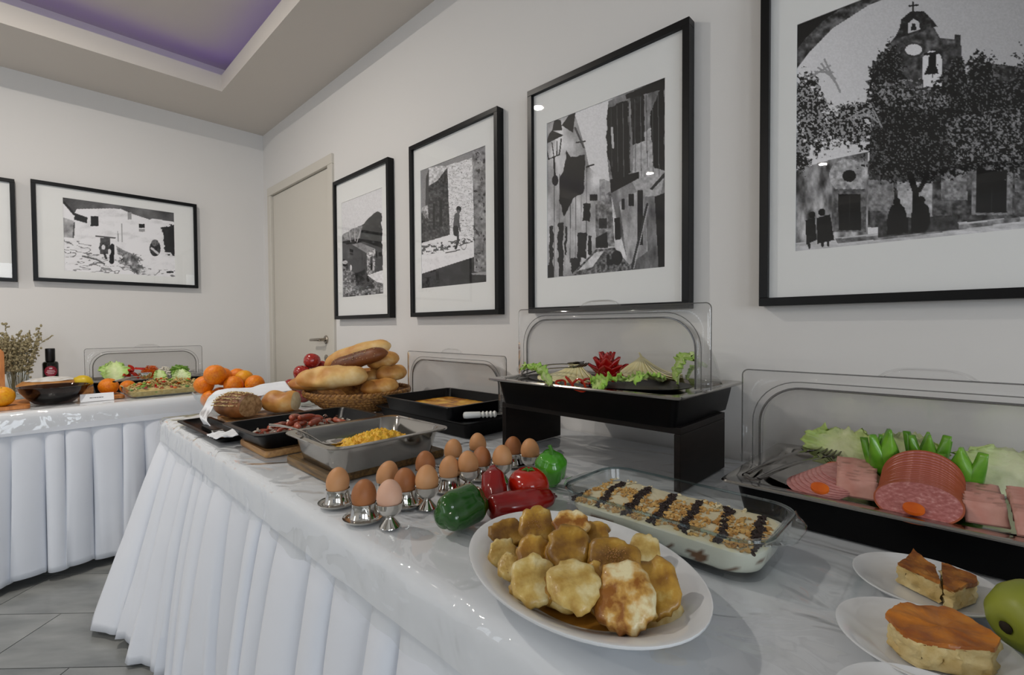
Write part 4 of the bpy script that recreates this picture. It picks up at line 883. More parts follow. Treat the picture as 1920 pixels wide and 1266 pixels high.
EL = {0: 'tan egg alone at the table edge end, in a saucer cup by the dark board', 1: 'dark brown egg in a saucer cup next to the pale pink egg', 2: 'pale pink egg in a steel goblet cup', 3: 'tan egg leaning to one side in a saucer cup by the board corner'}
for i, (px, py, k, mt) in enumerate(EG):
    p = T(px, py); cl = 'polished steel egg cup with wide saucer foot holding an egg' if k == 's' else 'polished steel goblet egg cup on a flared foot holding an egg'
    if i == 2: cl = 'polished steel goblet egg cup holding the pale pink egg'
    cl = {0: 'saucer-footed steel egg cup under the tan egg by the dark board corner', 1: 'saucer-footed steel egg cup next to the goblet with the pale pink egg', 3: 'saucer-footed steel egg cup holding the leaning tan egg'}.get(i, cl)
    c = obj('egg_cup', saucer if k == 's' else goblet, None, loc=(p.x, p.y, TZ), rot=(0, 0, i)); tag(c, cl, 'egg cup', 'steel egg cups')
    lab = EL.get(i) or ({'egg': 'tan', 'eggd': 'dark brown'}[mt]+' boiled egg among the back rows in a '+('saucer-footed' if k == 's' else 'goblet')+' steel cup')
    tilt = (.0, .32, 0) if i == 3 else (.06*math.sin(i*2.1), .06*math.cos(i*1.7), i)
    e = obj('egg', EM[mt], None, loc=(p.x, p.y, TZ+(.0445 if k == 's' else .0555)), rot=tilt); tag(e, lab, 'egg', 'eggs in steel cups')
# ================================================================== PEPPERS AND TOMATO
M['gpep'] = pbr('green_pepper', srgb('#134208'), .18, c2=srgb('#256510'), scale=9, spec=.5, coat=.5, lo=.3, hi=.7)
M['gpep2'] = pbr('light_green_pepper', srgb('#2f7a16'), .2, c2=srgb('#4c9a26'), scale=12, spec=.5, coat=.4)
M['rpep'] = pbr('red_pepper', srgb('#7a0706'), .18, c2=srgb('#9c110b'), scale=9, spec=.5, coat=.4)
M['tom'] = pbr('tomato_skin', srgb('#a81406'), .15, c2=srgb('#c02a0c'), scale=5, spec=.5, coat=.4)
M['pstem'] = pbr('pepper_stem', srgb('#3f7a22'), .5)
def pepper(L, prof, lobes, depth, seed, n=48, m=26, bend=0.):
    """axis along x, stem end at -x"""
    mb = MB(); R = []
    for i in range(m+1):
        s = i/m; k = prof(s); ring = []
        for j in range(n):
            a = 2*PI*j/n; lo_ = 1-depth*(1-abs(math.cos(a*lobes/2+seed)))*1.0*(.5+.5*min(1, abs(s-.45)*2.2)); r = k*lo_*(1+.03*sn(math.cos(a)*1.5, math.sin(a)*1.5, s*3, seed))
            x = (s-.5)*L
            if s > .94: x -= .10*L*(1-abs(math.cos(a*lobes/2+seed)))*.3
            ring.append((x, r*math.cos(a)+bend*math.sin(PI*s), r*math.sin(a)))
        R.append(ring)
    return mb.loft(R, True, True, True)
def interp(s, kv):
    for (a, va), (b, vb) in zip(kv[:-1], kv[1:]):
        if s <= b: q = (s-a)/(b-a); q = q*q*(3-2*q); return va+(vb-va)*q
    return kv[-1][1]
# big green bell pepper, lying, blunt end to the table edge
p0, p1 = T(836, 1000), T(896, 955); g = (p0+p1)/2; ang = math.atan2(p0.y-p1.y, p0.x-p1.x)
t = thing('green_pepper', 'large glossy green bell pepper lying beside the red peppers', 'pepper', (.528, .630, TZ+.036)); t.rotation_euler = (0, 0, PI+.12)
obj('flesh', pepper(.098, lambda s: .036*interp(s, [(0, .35), (.06, .72), (.3, 1.0), (.7, .98), (.9, .86), (1, .5)]), 3, .26, .6), 'gpep', t, sharp=180)
obj('stem', MB().tube([(-.044, 0, -.002), (-.056, .004, -.006), (-.072, .012, -.012), (-.084, .014, -.018)], [.006, .004, .0035, .004], 8), 'pstem', t)
t = thing('red_pepper', 'long red pepper lying in front of the tomato', 'pepper', (.640, .588, TZ+.026)); t.rotation_euler = (.0, 0, -.34)
obj('flesh', pepper(.14, lambda s: .0265*interp(s, [(0, .55), (.05, .9), (.25, 1.0), (.6, .95), (.85, .7), (1, .18)]), 3, .15, 1.6, bend=-.008), 'rpep', t, sharp=180)
t = thing('red_pepper', 'red pepper lying away from the eggs beside the tomato', 'pepper', (.634, .660, TZ+.040)); t.rotation_euler = (0, -.95, .9)
obj('flesh', pepper(.082, lambda s: .026*interp(s, [(0, .5), (.08, .92), (.4, 1.0), (.75, .9), (1, .25)]), 3, .15, .3), 'rpep', t, sharp=180)
t = thing('tomato', 'ripe round red tomato resting behind the long red pepper', 'tomato', (.698, .628, TZ+.045))
tm = MB(); R = []
for i in range(19):
    a = -PI/2+PI*i/18; ring = []
    for j in range(40):
        b = 2*PI*j/40; r = .041*max(.01, math.cos(a))**.85*(1+.025*math.cos(5*b)); ring.append((r*math.cos(b), r*math.sin(b), .034*math.sin(a)-(.006*math.exp(-(max(0, math.cos(a))*4)**2) if a > 0 else 0)))
    R.append(ring)
obj('skin', tm.loft(R), 'tom', t, sharp=180); cx = MB()
for k in range(5): a = k*1.2566; cx.tube([(0, 0, .029), (.008*math.cos(a), .008*math.sin(a), .032), (.015*math.cos(a), .015*math.sin(a), .030)], [.0025, .002, .0006], 5)
obj('calyx', cx, 'pstem', t)
t.location.z = TZ+.0345
t = thing('green_pepper', 'small light green bell pepper standing behind the tomato', 'pepper', (.797, .652, TZ+.041)); t.rotation_euler = (0, 1.2, .8)
obj('flesh', pepper(.075, lambda s: .035*interp(s, [(0, .3), (.06, .75), (.3, 1.0), (.7, .95), (.9, .75), (1, .4)]), 4, .2, .2), 'gpep2', t, sharp=180)
obj('stem', MB().tube([(-.030, 0, 0), (-.045, 0, .003), (-.055, .004, .006)], [.006, .004, .004], 8), 'pstem', t)
# ================================================================== GLASS CASSEROLE OF TRIFLE
CC = (.742, .352, TZ); CROT = .0
t = thing('glass_casserole', 'rectangular clear glass oven dish of cream trifle', 'dish', CC, CROT); cw, cd, ch = .182, .335, .068
R = []
for iw, z, r in ((.020, 0, .035), (.012, .004, .04), (.006, .03, .042), (.0, ch-.006, .045), (-.003, ch-.003, .047), (-.002, ch, .046), (.006, ch-.001, .042), (.011, .03, .04), (.017, .008, .036), (.024, .005, .03)): R.append(rrect(cw-2*iw, cd-2*iw, r, z, 8))
db = obj('dish_body', MB().loft(R), 'glass', t)
for s in (-1, 1):
    hb = MB().grid(lambda u, v: ((u-.5)*.150*(1-.25*v*v), s*(cd/2-.004+v*.028*(1-(2*u-1)**4*.8)), ch-.004-.004*v), 20, 6); obj('handle', hb, 'glass', t, thick=.006, sharp=80)
obj('rim', MB().tube(rrect(cw+.002, cd+.002, .046, ch-.002, 8)+[rrect(cw+.002, cd+.002, .046, ch-.002, 8)[0]], .0022, 6, False), clear('glass_edge', (.72, .82, .84), 1.5, .02), t)
M['cream'] = pbr('white_cream', srgb('#e2decf'), .55, c2=srgb('#d8d0b4'), scale=8, sss=.1)
bc = MB(); R = []
def refine(r, m=6):
    o = []
    for a, b in zip(r, r[1:]+r[:1]):
        k = 1 if (Vector(a)-Vector(b)).length < .02 else 36
        o += [tuple(Vector(a).lerp(Vector(b), q/k)) for q in range(k)]
    return o
for iw, z, r in ((.027, .0062, .03), (.019, .012, .036), (.0165, .018, .037), (.0145, .024, .038), (.0128, .03, .039), (.0113, .036, .04), (.0098, .043, .04)): R.append(refine(rrect(cw-2*iw, cd-2*iw, .04, z, 8)))
# walls of cream seen through the glass, and a bumpy top
nB = len(R[0]); c0 = []; 
def ctop(x, y): return .0462+.0022*sn(x*35, y*35, 1, 6)+.0012*sn(x*90, y*90, 2, 7)
for q in (1., .93, .8, .65, .5, .35, .2, .08): c0.append([(p[0]*q, p[1]*q, ctop(p[0]*q, p[1]*q)-(.0025 if q == 1 else 0)) for p in refine(rrect(cw-.0196, cd-.0196, .04, 0, 8))])
tr = thing('cream_trifle', 'cream trifle topped with crumbs and chocolate shavings in glass dish', 'dessert', CC, CROT)
body = MB().loft(R+c0); me = mesh('cream', body, pbr('trifle_cream', (1, 1, 1), .5, attr='tone', sss=.05, bump=.3, bscale=70, bdist=.003), sharp=80)
V = np.array([v.co[:] for v in me.vertices]); top = V[:, 2] > .044
nz = fbm(V[:, 0]*40, V[:, 1]*40, V[:, 2]*60, 3, 3); side = ~top
C = np.tile(np.array(srgb('#dfdccd')), (len(V), 1)); yl = np.array(srgb('#dccf9f')); C[top] = yl*.6+C[top]*.4
br = np.array(srgb('#7a5230')); low = side & (V[:, 2] < .034) & (nz > .06); C[low] = br*(.8+.6*np.abs(nz[low])[:, None])
setattr_tone(me, np.c_[C, np.ones(len(V))]); obj('cream', me, None, tr)
rnd = random.Random(4); M['choc'] = pbr('dark_chocolate', srgb('#24120c'), .5); M['cookie'] = pbr('biscuit_crumb', srgb('#a8793c'), .8, c2=srgb('#d3ac68'), scale=60); M['almond'] = pbr('almond_flake', srgb('#d9cba4'), .6)
def flake(mb, p, r, rnd, th=.35):
    n0 = len(mb.v); mb.ball((0, 0, 0), (r*rnd.uniform(.7, 1.4), r*rnd.uniform(.5, 1), r*th), 6, 4); mb.xf(Matrix.Translation(p) @ Euler((rnd.uniform(-.6, .6), rnd.uniform(-.6, .6), rnd.uniform(0, 6))).to_matrix().to_4x4(), n0)
ck = MB(); cr_ = MB(); al = MB()
for i in range(4200):
    x, y = rnd.uniform(-.5, .5)*(cw-.03), rnd.uniform(-.5, .5)*(cd-.035); band = math.sin((y-.22*x)*128+1.3*sn(x*20, y*20, 0, 2)); w = sn(x*26, y*26, 3, 9); z = ctop(x, y)
    edge = x > .045 and w < .25
    if band > .70 and w > -.5 and -.078 < x < .066: flake(ck, (x, y, z+.0016), rnd.uniform(.0018, .0048), rnd, .5)
    elif (w > -.12 or band > .2) and not edge and i % 3: flake(cr_, (x, y, z+.0014), rnd.uniform(.001, .0042), rnd, .5)
    elif w > .1 and i % 5 == 0: flake(al, (x, y, z+.002), rnd.uniform(.002, .0055), rnd, .25)
for nm, mb, mt in (('chocolate_shavings', ck, 'choc'), ('biscuit_crumbs', cr_, 'cookie'), ('almond_flakes', al, 'almond')): obj(nm, mb, mt, tr)['kind'] = 'stuff'
# ================================================================== OVAL PLATTER OF FRITTERS
PC, PA, PB, PANG = (.512, .374, TZ), .184, .134, -.281       # long half axis, short half axis
t = thing('oval_platter', 'white oval porcelain platter piled with honey fritters', 'platter', PC, PANG)
def oval(k, z, n=64, e=0.): return [((PB+e)*k*math.cos(2*PI*i/n), (PA+e)*k*math.sin(2*PI*i/n), z) for i in range(n)]
obj('platter_body', MB().loft([oval(.52, 0), oval(.60, 0), oval(.63, .004), oval(.80, .014), oval(.97, .030), oval(1.0, .034), oval(1.0, .037), oval(.985, .0372), oval(.80, .024), oval(.66, .012), oval(.60, .0075), oval(.3, .007)]), 'china', t, sharp=60)
M['syrup'] = clear('honey_syrup', (.93, .78, .5), 1.4, .05, haze=.12, hcol=srgb('#d0a050'))
o = obj('honey_syrup', MB().loft([oval(.50, .0078), oval(.61, .0090), oval(.59, .0091)]), 'syrup', loc=(PC[0], PC[1], PC[2]), rot=(0, 0, PANG)); tag(o, 'thin pool of honey syrup on the floor of the oval platter', 'syrup')
def fmat(name, a, b, c, lo=.38, hi=.6): return pbr(name, srgb(a), .38, c2=srgb(b), c3=srgb(c), scale=40, detail=5, lo=lo, hi=hi, bump=.5, bscale=95, bdist=.003, spec=.5, coat=.2)
FM = [fmat('fritter_golden', '#8f6119', '#bf9339', '#d9bf72'), fmat('fritter_pale', '#a67f30', '#cdb066', '#e0d09a', .32, .52), fmat('fritter_brown', '#744d14', '#a67c28', '#c6a350'), fmat('fritter_toasted', '#8f5716', '#c79a4c', '#e4d8ac', .42, .52)]
FL = ['golden', 'pale', 'brown', 'toasted']
FR = [(355, 250, 250, 130, 2, .2, .5), (580, 205, 245, 215, 0, 0, .1), (805, 200, 240, 140, 3, -.25, .2), (980, 270, 190, 230, 0, 0, -.4), (1150, 260, 170, 190, 2, 0, -.5), (1335, 385, 220, 330, 1, -.45, .3),
      (1120, 440, 330, 215, 2, -.1, .35), (800, 365, 300, 240, 2, 0, .1), (700, 425, 170, 170, 0, 0, -.4), (540, 395, 215, 170, 0, 0, 0), (320, 400, 190, 170, 1, 0, -.25), (360, 490, 165, 270, 1, .15, .2),
      (545, 585, 285, 260, 1, 0, .3), (830, 690, 370, 440, 1, .1, .45), (990, 590, 190, 310, 0, 0, -.2), (1110, 590, 180, 150, 0, 0, -.2), (1205, 790, 470, 400, 3, 0, .5), (1400, 640, 350, 240, 0, 0, .1),
      (1510, 605, 160, 220, 0, 0, -.5), (1530, 830, 300, 190, 1, .35, .2), (1440, 930, 280, 120, 0, 0, -.2), (640, 730, 210, 130, 0, 0, -.2), (475, 640, 200, 150, 1, 0, -.2)]
def dome(px, py, lift):
    """point of the pile seen in the photograph at a pixel, on a mound standing in the platter"""
    d = ray(px, py); lo, hi = .3, 1.2
    for i in range(400):
        s = .35+i*.0015; p = CAMP+d*s; q = Vector((p.x-PC[0], p.y-PC[1])); c, sn_ = math.cos(-PANG), math.sin(-PANG); lx, ly = q.x*c-q.y*sn_, q.x*sn_+q.y*c
        rho = (lx/(PB*.92))**2+(ly/(PA*.92))**2; z = TZ+.012+.068*max(0, 1-rho)+.008*lift
        if p.z <= z:
            if rho > .60:
                k = math.sqrt(.60/rho); lx *= k; ly *= k; p = Vector((PC[0]+lx*math.cos(PANG)-ly*math.sin(PANG), PC[1]+lx*math.sin(PANG)+ly*math.cos(PANG), TZ+.030))
            return p, rho
    return p, 2
frn = random.Random(9)
for i, (cx, cy, w, h, mk, ro, lift) in enumerate(FR):
    px, py = 860+cx/3.84, 930+cy/3.84; p, rho = dome(px, py, lift); dep = (p-CAMP).dot(_F); gs = .98 if i in (13, 16) else 1.1; W, Hh = gs*w/3.84*dep/FPX, gs*h/3.84*dep/FPX
    if lift < -.05: p = p+(p-CAMP).normalized()*.012          # tucked behind its neighbours
    v = (CAMP-p).normalized(); n = (Vector((0, 0, 1))*.55+v*.75+Vector((frn.uniform(-.22, .22), frn.uniform(-.22, .22), 0))).normalized()
    ux = (_R-n*_R.dot(n)).normalized(); uy = n.cross(ux); fsh = max(.45, abs(uy.dot(_U))); Hh = min(Hh/fsh, W*1.2); p = p+(Vector((PC[0]-p.x, PC[1]-p.y, 0))*.12+Vector((0, 0, .010)) if i in (20, 21) else Vector((PC[0]-p.x, PC[1]-p.y, 0))*.05+Vector((0, 0, .010)) if i in (13, 16) else Vector()); th = .0068+.0022*frn.random()+(.006 if i == 16 else 0)
    mb = MB(); nr = 36; R = []
    for k in range(13):
        a = -PI/2+PI*k/12; ring = []
        for j in range(nr):
            b = 2*PI*j/nr; e = 1+.26*sn(math.cos(b)*1.6, math.sin(b)*1.6, 0, i+1)+.09*sn(math.cos(b)*5, math.sin(b)*5, 1, i+4); r = max(.01, math.cos(a))**.30*e
            x, y = W/2*r*math.cos(b), Hh/2*r*math.sin(b); z = th*math.sin(a)*(1+.30*sn(x*70, y*70, 0, i))+.0045*sn(x*38, y*38, 5, i+2)-.10*(x*x+y*y)/max(W, .03)*(1 if i % 2 else -.4)
            ring.append((x, y, z))
        R.append(ring)
    mb.loft(R); q = Matrix((ux, uy, n)).transposed().to_4x4() @ Matrix.Rotation(ro, 4, 'Z')
    o = obj('fritter', mb, FM[mk], loc=tuple(p-n*th*.9), rot=q.to_euler(), sharp=180)
    lab = {1: 'golden fritter sprinkled with brown sugar on top of the pile', 16: 'thick fritter with browned top and pale crumbly side, front of pile', 13: 'large flat pale fritter with scalloped edge leaning on the pile', 5: 'pale fritter standing on edge against the pile', 6: 'flat orange-brown fritter with puffed rim high on the pile'}.get(i, FL[mk]+' honey fritter in the pile on the white oval platter')
    tag(o, lab, 'fritter', 'fritters on the oval platter')
    if i in (1, 6, 11):
        su = MB(); 
        for k in range(90): x, y = frn.gauss(0, W*.13), frn.gauss(0, Hh*.13); su.ball((x, y, th*1.02), .0007, 5, 3)
        obj('sugar', su, pbr('brown_sugar', srgb('#b08048'), .5), o)['kind'] = 'stuff'
# bed of syrupy fritters the pile stands on is hidden: fill with a few more pieces
for k in range(7):
    a = 2*PI*k/7; lx, ly = .055*math.cos(a), .085*math.sin(a); c, s = math.cos(PANG), math.sin(PANG)
    mb = MB().ball((0, 0, 0), (.030, .028, .012), 20, 10); mb.rough(.007, 45, k)
    o = obj('fritter', mb, FM[k % 3], loc=(PC[0]+lx*c-ly*s, PC[1]+lx*s+ly*c, TZ+.022), rot=(0, 0, k), sharp=180); tag(o, FL[k % 3]+' honey fritter buried under the pile on the white oval platter', 'fritter', 'fritters on the oval platter')
for k in range(2):
    mb = MB().ball((0, 0, 0), (.032, .034, .015), 20, 10); mb.rough(.007, 45, k+9)
    o = obj('fritter', mb, FM[k], loc=(PC[0]+.01*k, PC[1]+.075*(k-.5), TZ+.043), rot=(0, 0, k), sharp=180); tag(o, FL[k]+' honey fritter buried under the pile on the white oval platter', 'fritter', 'fritters on the oval platter')
# ================================================================== LEAVES, TONGS, SLICES
M['leaf'] = pbr('lettuce', (1, 1, 1), .45, attr='tone', spec=.4, bump=.5, bscale=110, bdist=.003, sss=.08)
def leaf(L, W, ruf, seed, curl=.02, ca='#e6eac0', cb='#9cc24a', nu=26, nv=30):
    """crinkled lettuce leaf along +x, pale rib, green frilled edge"""
    tone = []; ca, cb = np.array(srgb(ca)), np.array(srgb(cb))
    def f(u, v):
        e = abs(2*u-1); w = W*(.30+.70*math.sin(PI*min(1, .12+.80*v)))*(1+.35*sn(v*6, 2*(u > .5), 0, seed+8)*e); x = L*v*(1-.10*e*e+.16*sn(u*9, 3, 0, seed+5)*v); y = (2*u-1)*w/2
        z = curl*math.sin(PI*v*.9)+ruf*(e**1.5*(.3+v))*sn(u*7, v*9, 0, seed)*1.6+.12*W*e*e+.0025*sn(u*22, v*22, 3, seed)
        k = min(1, max(0, (e-.12)*1.0+.35*v+.3*sn(u*8, v*8, 1, seed+3))); c = ca*(1-k)+cb*k; tone.append((c[0], c[1], c[2], 1)); return (x, y, z)
    mb = MB().grid(f, nu, nv); me = bpy.data.meshes.new('leaf'); me.from_pydata(mb.v, [], mb.f); me.materials.append(M['leaf']); me.shade_smooth(); setattr_tone(me, tone); return me
def lettuce(label, p, rot, me, group):
    o = obj('lettuce_leaf', me, None, loc=tuple(p), rot=rot, thick=.0012); return tag(o, label, 'lettuce', group)
def tongs(label, grip, tips, mat='tong'):
    """flat-sprung serving tongs: U bend at the grip, one arm ends in a spoon, the other in a fork"""
    g = Vector(grip); t = thing('serving_tongs', label, 'tongs', g); a, b = Vector(tips[0])-g, Vector(tips[1])-g; up = Vector((0, 0, 1))
    side = (a-b); side = (side-side.project((a+b)/2)).normalized(); ax = ((a+b)/2).normalized()
    bend = [-ax*.004+side*.011*math.cos(q)-ax*.010*math.sin(q) for q in [PI*i/8 for i in range(9)]]
    obj('spring', MB().tube(bend, .0055, 8, flat=.25), mat, t)
    for nm, e, s in (('spoon_arm', a, 1), ('fork_arm', b, -1)):
        p0 = side*.011*s; path = [p0.lerp(e, q)+up*.006*math.sin(PI*q) for q in (0, .2, .4, .6, .8, 1)]
        arm = obj(nm, MB().tube(path, [.0055, .0062, .0062, .0058, .0052, .005], 8, flat=.3), mat, t)
        d = (e-p0).normalized(); sd = d.cross(up).normalized(); n = sd.cross(d)
        if s > 0:
            h = MB().grid(lambda u, v: tuple(e+d*(.046*v-.004)+sd*(.017*(2*u-1)*math.sin(PI*min(.97, .08+.72*v**.7)))+n*(.006*(2*u-1)**2-.003)), 9, 12); obj('spoon_end', h, mat, arm, thick=.0012, sharp=80)
        else:
            h = MB().grid(lambda u, v: tuple(e+d*(.024*v-.004)+sd*(.015*(2*u-1)*(.35+.65*v**.5))+n*.004*(2*u-1)**2), 9, 6)
            for q in (-1, -.33, .33, 1): h.tube([e+d*.018+sd*.013*q, e+d*.034+sd*.0135*q+n*.001, e+d*.047+sd*.013*q+n*.006], [.003, .0024, .0008], 6)
            obj('fork_end', h, mat, arm, thick=.001, sharp=80)
    return t
M['ham'] = pbr('cooked_ham', srgb('#bd8174'), .4, c2=srgb('#cc998c'), rand=.05, scale=30, spec=.45, sss=.08, bump=.08, bscale=150)
M['salami'] = pbr('salami', srgb('#a8605c'), .4, c2=srgb('#bd7a76'), rand=.05, scale=150, detail=2, lo=.40, hi=.60, c3=srgb('#cf9994'), spec=.45, sss=.05)
M['salrim'] = pbr('salami_rind', srgb('#a05030'), .4)
M['mort'] = pbr('mortadella', srgb('#b56e6a'), .42, c2=srgb('#c98c86'), rand=.05, scale=90, lo=.35, hi=.6, spec=.45, sss=.05)
M['carrot'] = pbr('carrot', srgb('#c4520a'), .4, c2=srgb('#d9690f'), scale=30, spec=.4)
M['cheese'] = pbr('yellow_cheese', srgb('#f1e4ac'), .45, c2=srgb('#f6eec6'), rand=.05, scale=15, spec=.4, sss=.1)
# ================================================================== COLD CUTS
CZ = TZ+.066-.0125
def cold(px, py, z=CZ): p = T(px, py, z); return Vector((p.x, p.y, z))
R = []
pc = Vector((1.045, .075, CZ)); t = thing('serving_dish', 'low oval steel dish under the sliced meats in the cold tray', 'dish', pc)
def ov(a, b, z, n=48): return [(a*math.cos(2*PI*i/n), b*math.sin(2*PI*i/n), z) for i in range(n)]
obj('dish_body', MB().loft([ov(.09, .19, 0), ov(.105, .205, .003), ov(.122, .222, .006), ov(.122, .222, .007), ov(.105, .205, .0045), ov(.09, .19, .0025)]), 'steel', t)
MZ = CZ+.004
def slab(w, l, th, fold, seed, r=.004):
    """folded slice: sheet of width w (y) and length l (x), doubled over at +x"""
    def f(u, v):
        y = (u-.5)*w; s = v*2
        if s < 1: x, z = l*s, 0.
        else: x, z = l*(2-s), th
        if abs(s-1) < .12: z = th*.5*(1+math.sin((s-1)/.12*PI/2)); x = l*(1+.03*math.cos((s-1)/.12*PI/2))
        return (x, y+.002*sn(x*60, u*3, 0, seed), z+.0016*sn(u*4, x*50, 0, seed)+.10*(x-l*.4)**2)
    return MB().grid(f, 12, 22)
rnd = random.Random(21)
def ham_row(a, b, n, w, l, label, yaw=0., seed=0):
    a, b = Vector(a), Vector(b)
    for k in range(n):
        p = a.lerp(b, k/(n-1))
        o = obj('ham_slice', slab(w, l, .0032, 0, seed+k), 'ham', loc=tuple(p), rot=(rnd.uniform(-.04, .04), -.80+.35*k/n+rnd.uniform(-.05, .05), yaw+rnd.uniform(-.09, .09)), thick=.0011, sharp=80)
        tag(o, label, 'ham', 'folded ham slices')
ham_row((.962, .132, MZ+.003), (1.075, .150, MZ+.018), 9, .056, .032, 'folded pink ham slice in the stack between mortadella and salami fan', .08, 1)
ham_row((.958, -.022, MZ+.003), (1.045, -.018, MZ+.016), 8, .046, .032, 'folded pink ham slice in the stack between salami fan and outermost ham', .10, 11)
ham_row((.945, -.078, MZ+.003), (1.045, -.074, MZ+.018), 8, .054, .034, 'folded pink ham slice in the outermost stack away from the salami', .1, 21)
disc = MB().lathe([(.0005, 0), (.051, 0), (.0535, .0003), (.0535, .0007), (.051, .0010), (.0005, .0010)], 44); dm = mesh('salami_slice', disc, ['salami', 'salrim'])
for poly in dm.polygons:
    c = poly.center
    if math.hypot(c[0], c[1]) > .0505: poly.material_index = 1
xt, zt = .998, MZ+.038
for k in range(16):
    q = k/15; tilt = .35+.50*q
    if k: xt += .0052; zt += .0052*math.tan(tilt)-.0011/math.cos(tilt)
    p = Vector((xt-.0535*math.cos(tilt), .054, zt-.0535*math.sin(tilt)))
    o = obj('salami_slice', dm, None, loc=tuple(p), rot=(rnd.uniform(-.012, .012), -tilt, rnd.uniform(-.02, .02)-.05)); tag(o, 'round salami slice overlapping in the arched central fan', 'salami', 'salami fan')
mdm = mesh('mortadella_slice', MB().loft([ov(.05, .044, 0, 36), ov(.051, .045, .0008, 36), ov(.05, .044, .0016, 36)]), 'mort')
for k in range(9):
    p = cold(1530+8.0*k, 921-1.0*k, MZ); p.z = MZ+.007+.0020*k
    o = obj('mortadella_slice', mdm, None, loc=tuple(p), rot=(.10, -.10, rnd.uniform(-.01, .01))); tag(o, 'flat pink mortadella slice in the shingled row beside the tongs', 'mortadella', 'shingled mortadella')
cm = mesh('carrot_slice', MB().lathe([(.0005, 0), (.0125, 0), (.0132, .0015), (.0128, .005), (.0005, .0055)], 24), 'carrot')
for (px, py, z, rt, lab) in ((1537, 918, MZ+.022, .1, 'orange carrot slice lying on the mortadella near the tray edge'), (1563, 877, MZ+.022, -.1, 'orange carrot slice under the tongs fork end'), (1657, 878, MZ+.022, .5, 'orange carrot slice between ham stack and salami fan'), (1817, 907, MZ+.016, .6, 'thick orange carrot slice leaning by the cut green pepper'), (1713, 957, MZ+.014, .05, 'orange carrot slice lying in front of the salami fan')):
    p = cold(px, py, z); o = obj('carrot_slice', cm, None, loc=tuple(p), rot=(rt, -.35, 0)); tag(o, lab, 'carrot', 'carrot slices on the cold cuts')
lf = [leaf(.10, .11, .016, s) for s in (3, 5)]
p = cold(1615, 872, CZ+.01); lettuce('crinkled pale lettuce leaf standing behind the ham by the dill', (1.135, .185, CZ+.008), (.1, -1.0, -.1), leaf(.085, .13, .014, 4, .012, '#e3e6b8', '#b9cf78'), 'lettuce on the cold cut tray')
lettuce('large pale lettuce leaf behind the folded ham and carrot', (1.14, -.062, CZ+.006), (.0, -.85, .1), leaf(.095, .16, .014, 9, .012, '#e6e8c4', '#c3d48c'), 'lettuce on the cold cut tray')
lettuce('pale lettuce leaf upright behind the salami fan', (1.178, .08, CZ+.008), (0, -1.15, 0), leaf(.08, .12, .014, 12, .010, '#e3e6b8', '#bcd07c'), 'lettuce on the cold cut tray')
M['spike'] = pbr('cut_green_pepper', srgb('#4f8f1c'), .3, c2=srgb('#78b032'), scale=25, spec=.5, coat=.2)
def crown(label, p, spikes, seed):
    t = thing('cut_green_pepper', label, 'pepper', p); rn = random.Random(seed)
    for (a, h, w, lean) in spikes:
        w *= 1.35
        d = Vector((math.cos(a), math.sin(a), 0)); s = Vector((-d.y, d.x, 0))
        f = lambda u, v: tuple(d*(.016+lean*v*v+.010*math.sin(PI*v*.7))+s*(w/2*(2*u-1)*(1-v**1.4)**.9*(.75+.6*v*(1-v)*2))+Vector((0, 0, h*v))-d*.25*w*(2*u-1)**2)
        obj('spike', MB().grid(f, 9, 14), 'spike', t, thick=.004, sharp=80)
    obj('base', MB().lathe([(.012, 0), (.018, .004), (.020, .012)], 20, True, False), 'spike', t, thick=.003)
    return t
p = cold(1690, 896, CZ+.004); crown('green pepper cut into tall spikes beside the salami fan', (1.098, .108, CZ+.004), [(2.6, .092, .034, .012), (3.5, .104, .040, .004), (1.6, .080, .03, .012), (4.6, .05, .03, .010), (.4, .085, .03, .006)], 1)
crown('green pepper cut into spikes rising behind the salami arch', (1.13, .052, CZ+.012), [(2.4, .085, .03, .01), (3.3, .09, .03, .006), (4.2, .09, .032, .012), (5.2, .075, .03, .012), (1.2, .085, .03, .012), (0, .085, .03, .01)], 2)
crown('green pepper cut into two broad spikes between salami and carrot', (1.098, .004, CZ+.004), [(3.0, .088, .040, .006), (4.1, .082, .036, .010), (1.8, .07, .03, .008)], 3)
M['dill'] = pbr('dill_green', srgb('#2c4d16'), .6); dl = MB()
for i in range(70):
    b = Vector((rnd.uniform(-.03, .03), rnd.uniform(-.05, .05), rnd.uniform(0, .012))); dl.tube([b, b+Vector((rnd.uniform(-.012, .012), rnd.uniform(-.016, .016), rnd.uniform(.002, .016)))], .0006, 4)
for k in range(4): dl.tube([(-.02+.012*k, -.05, .004), (-.015+.01*k, 0, .010), (-.02+.014*k, .05, .012)], .0011, 5)
pd = cold(1610, 868, MZ+.022); o = obj('dill_sprig', dl, 'dill', loc=(pd.x-.012, pd.y, MZ+.003)); tag(o, 'feathery dark green dill sprig behind the ham stack', 'dill')
gr = T(1412, 893, CZ+.026); s1 = T(1512, 845, CZ+.04); s2 = T(1540, 858, CZ+.034); tongs('steel serving tongs lying across the cold cut tray corner', gr, (s1, s2))
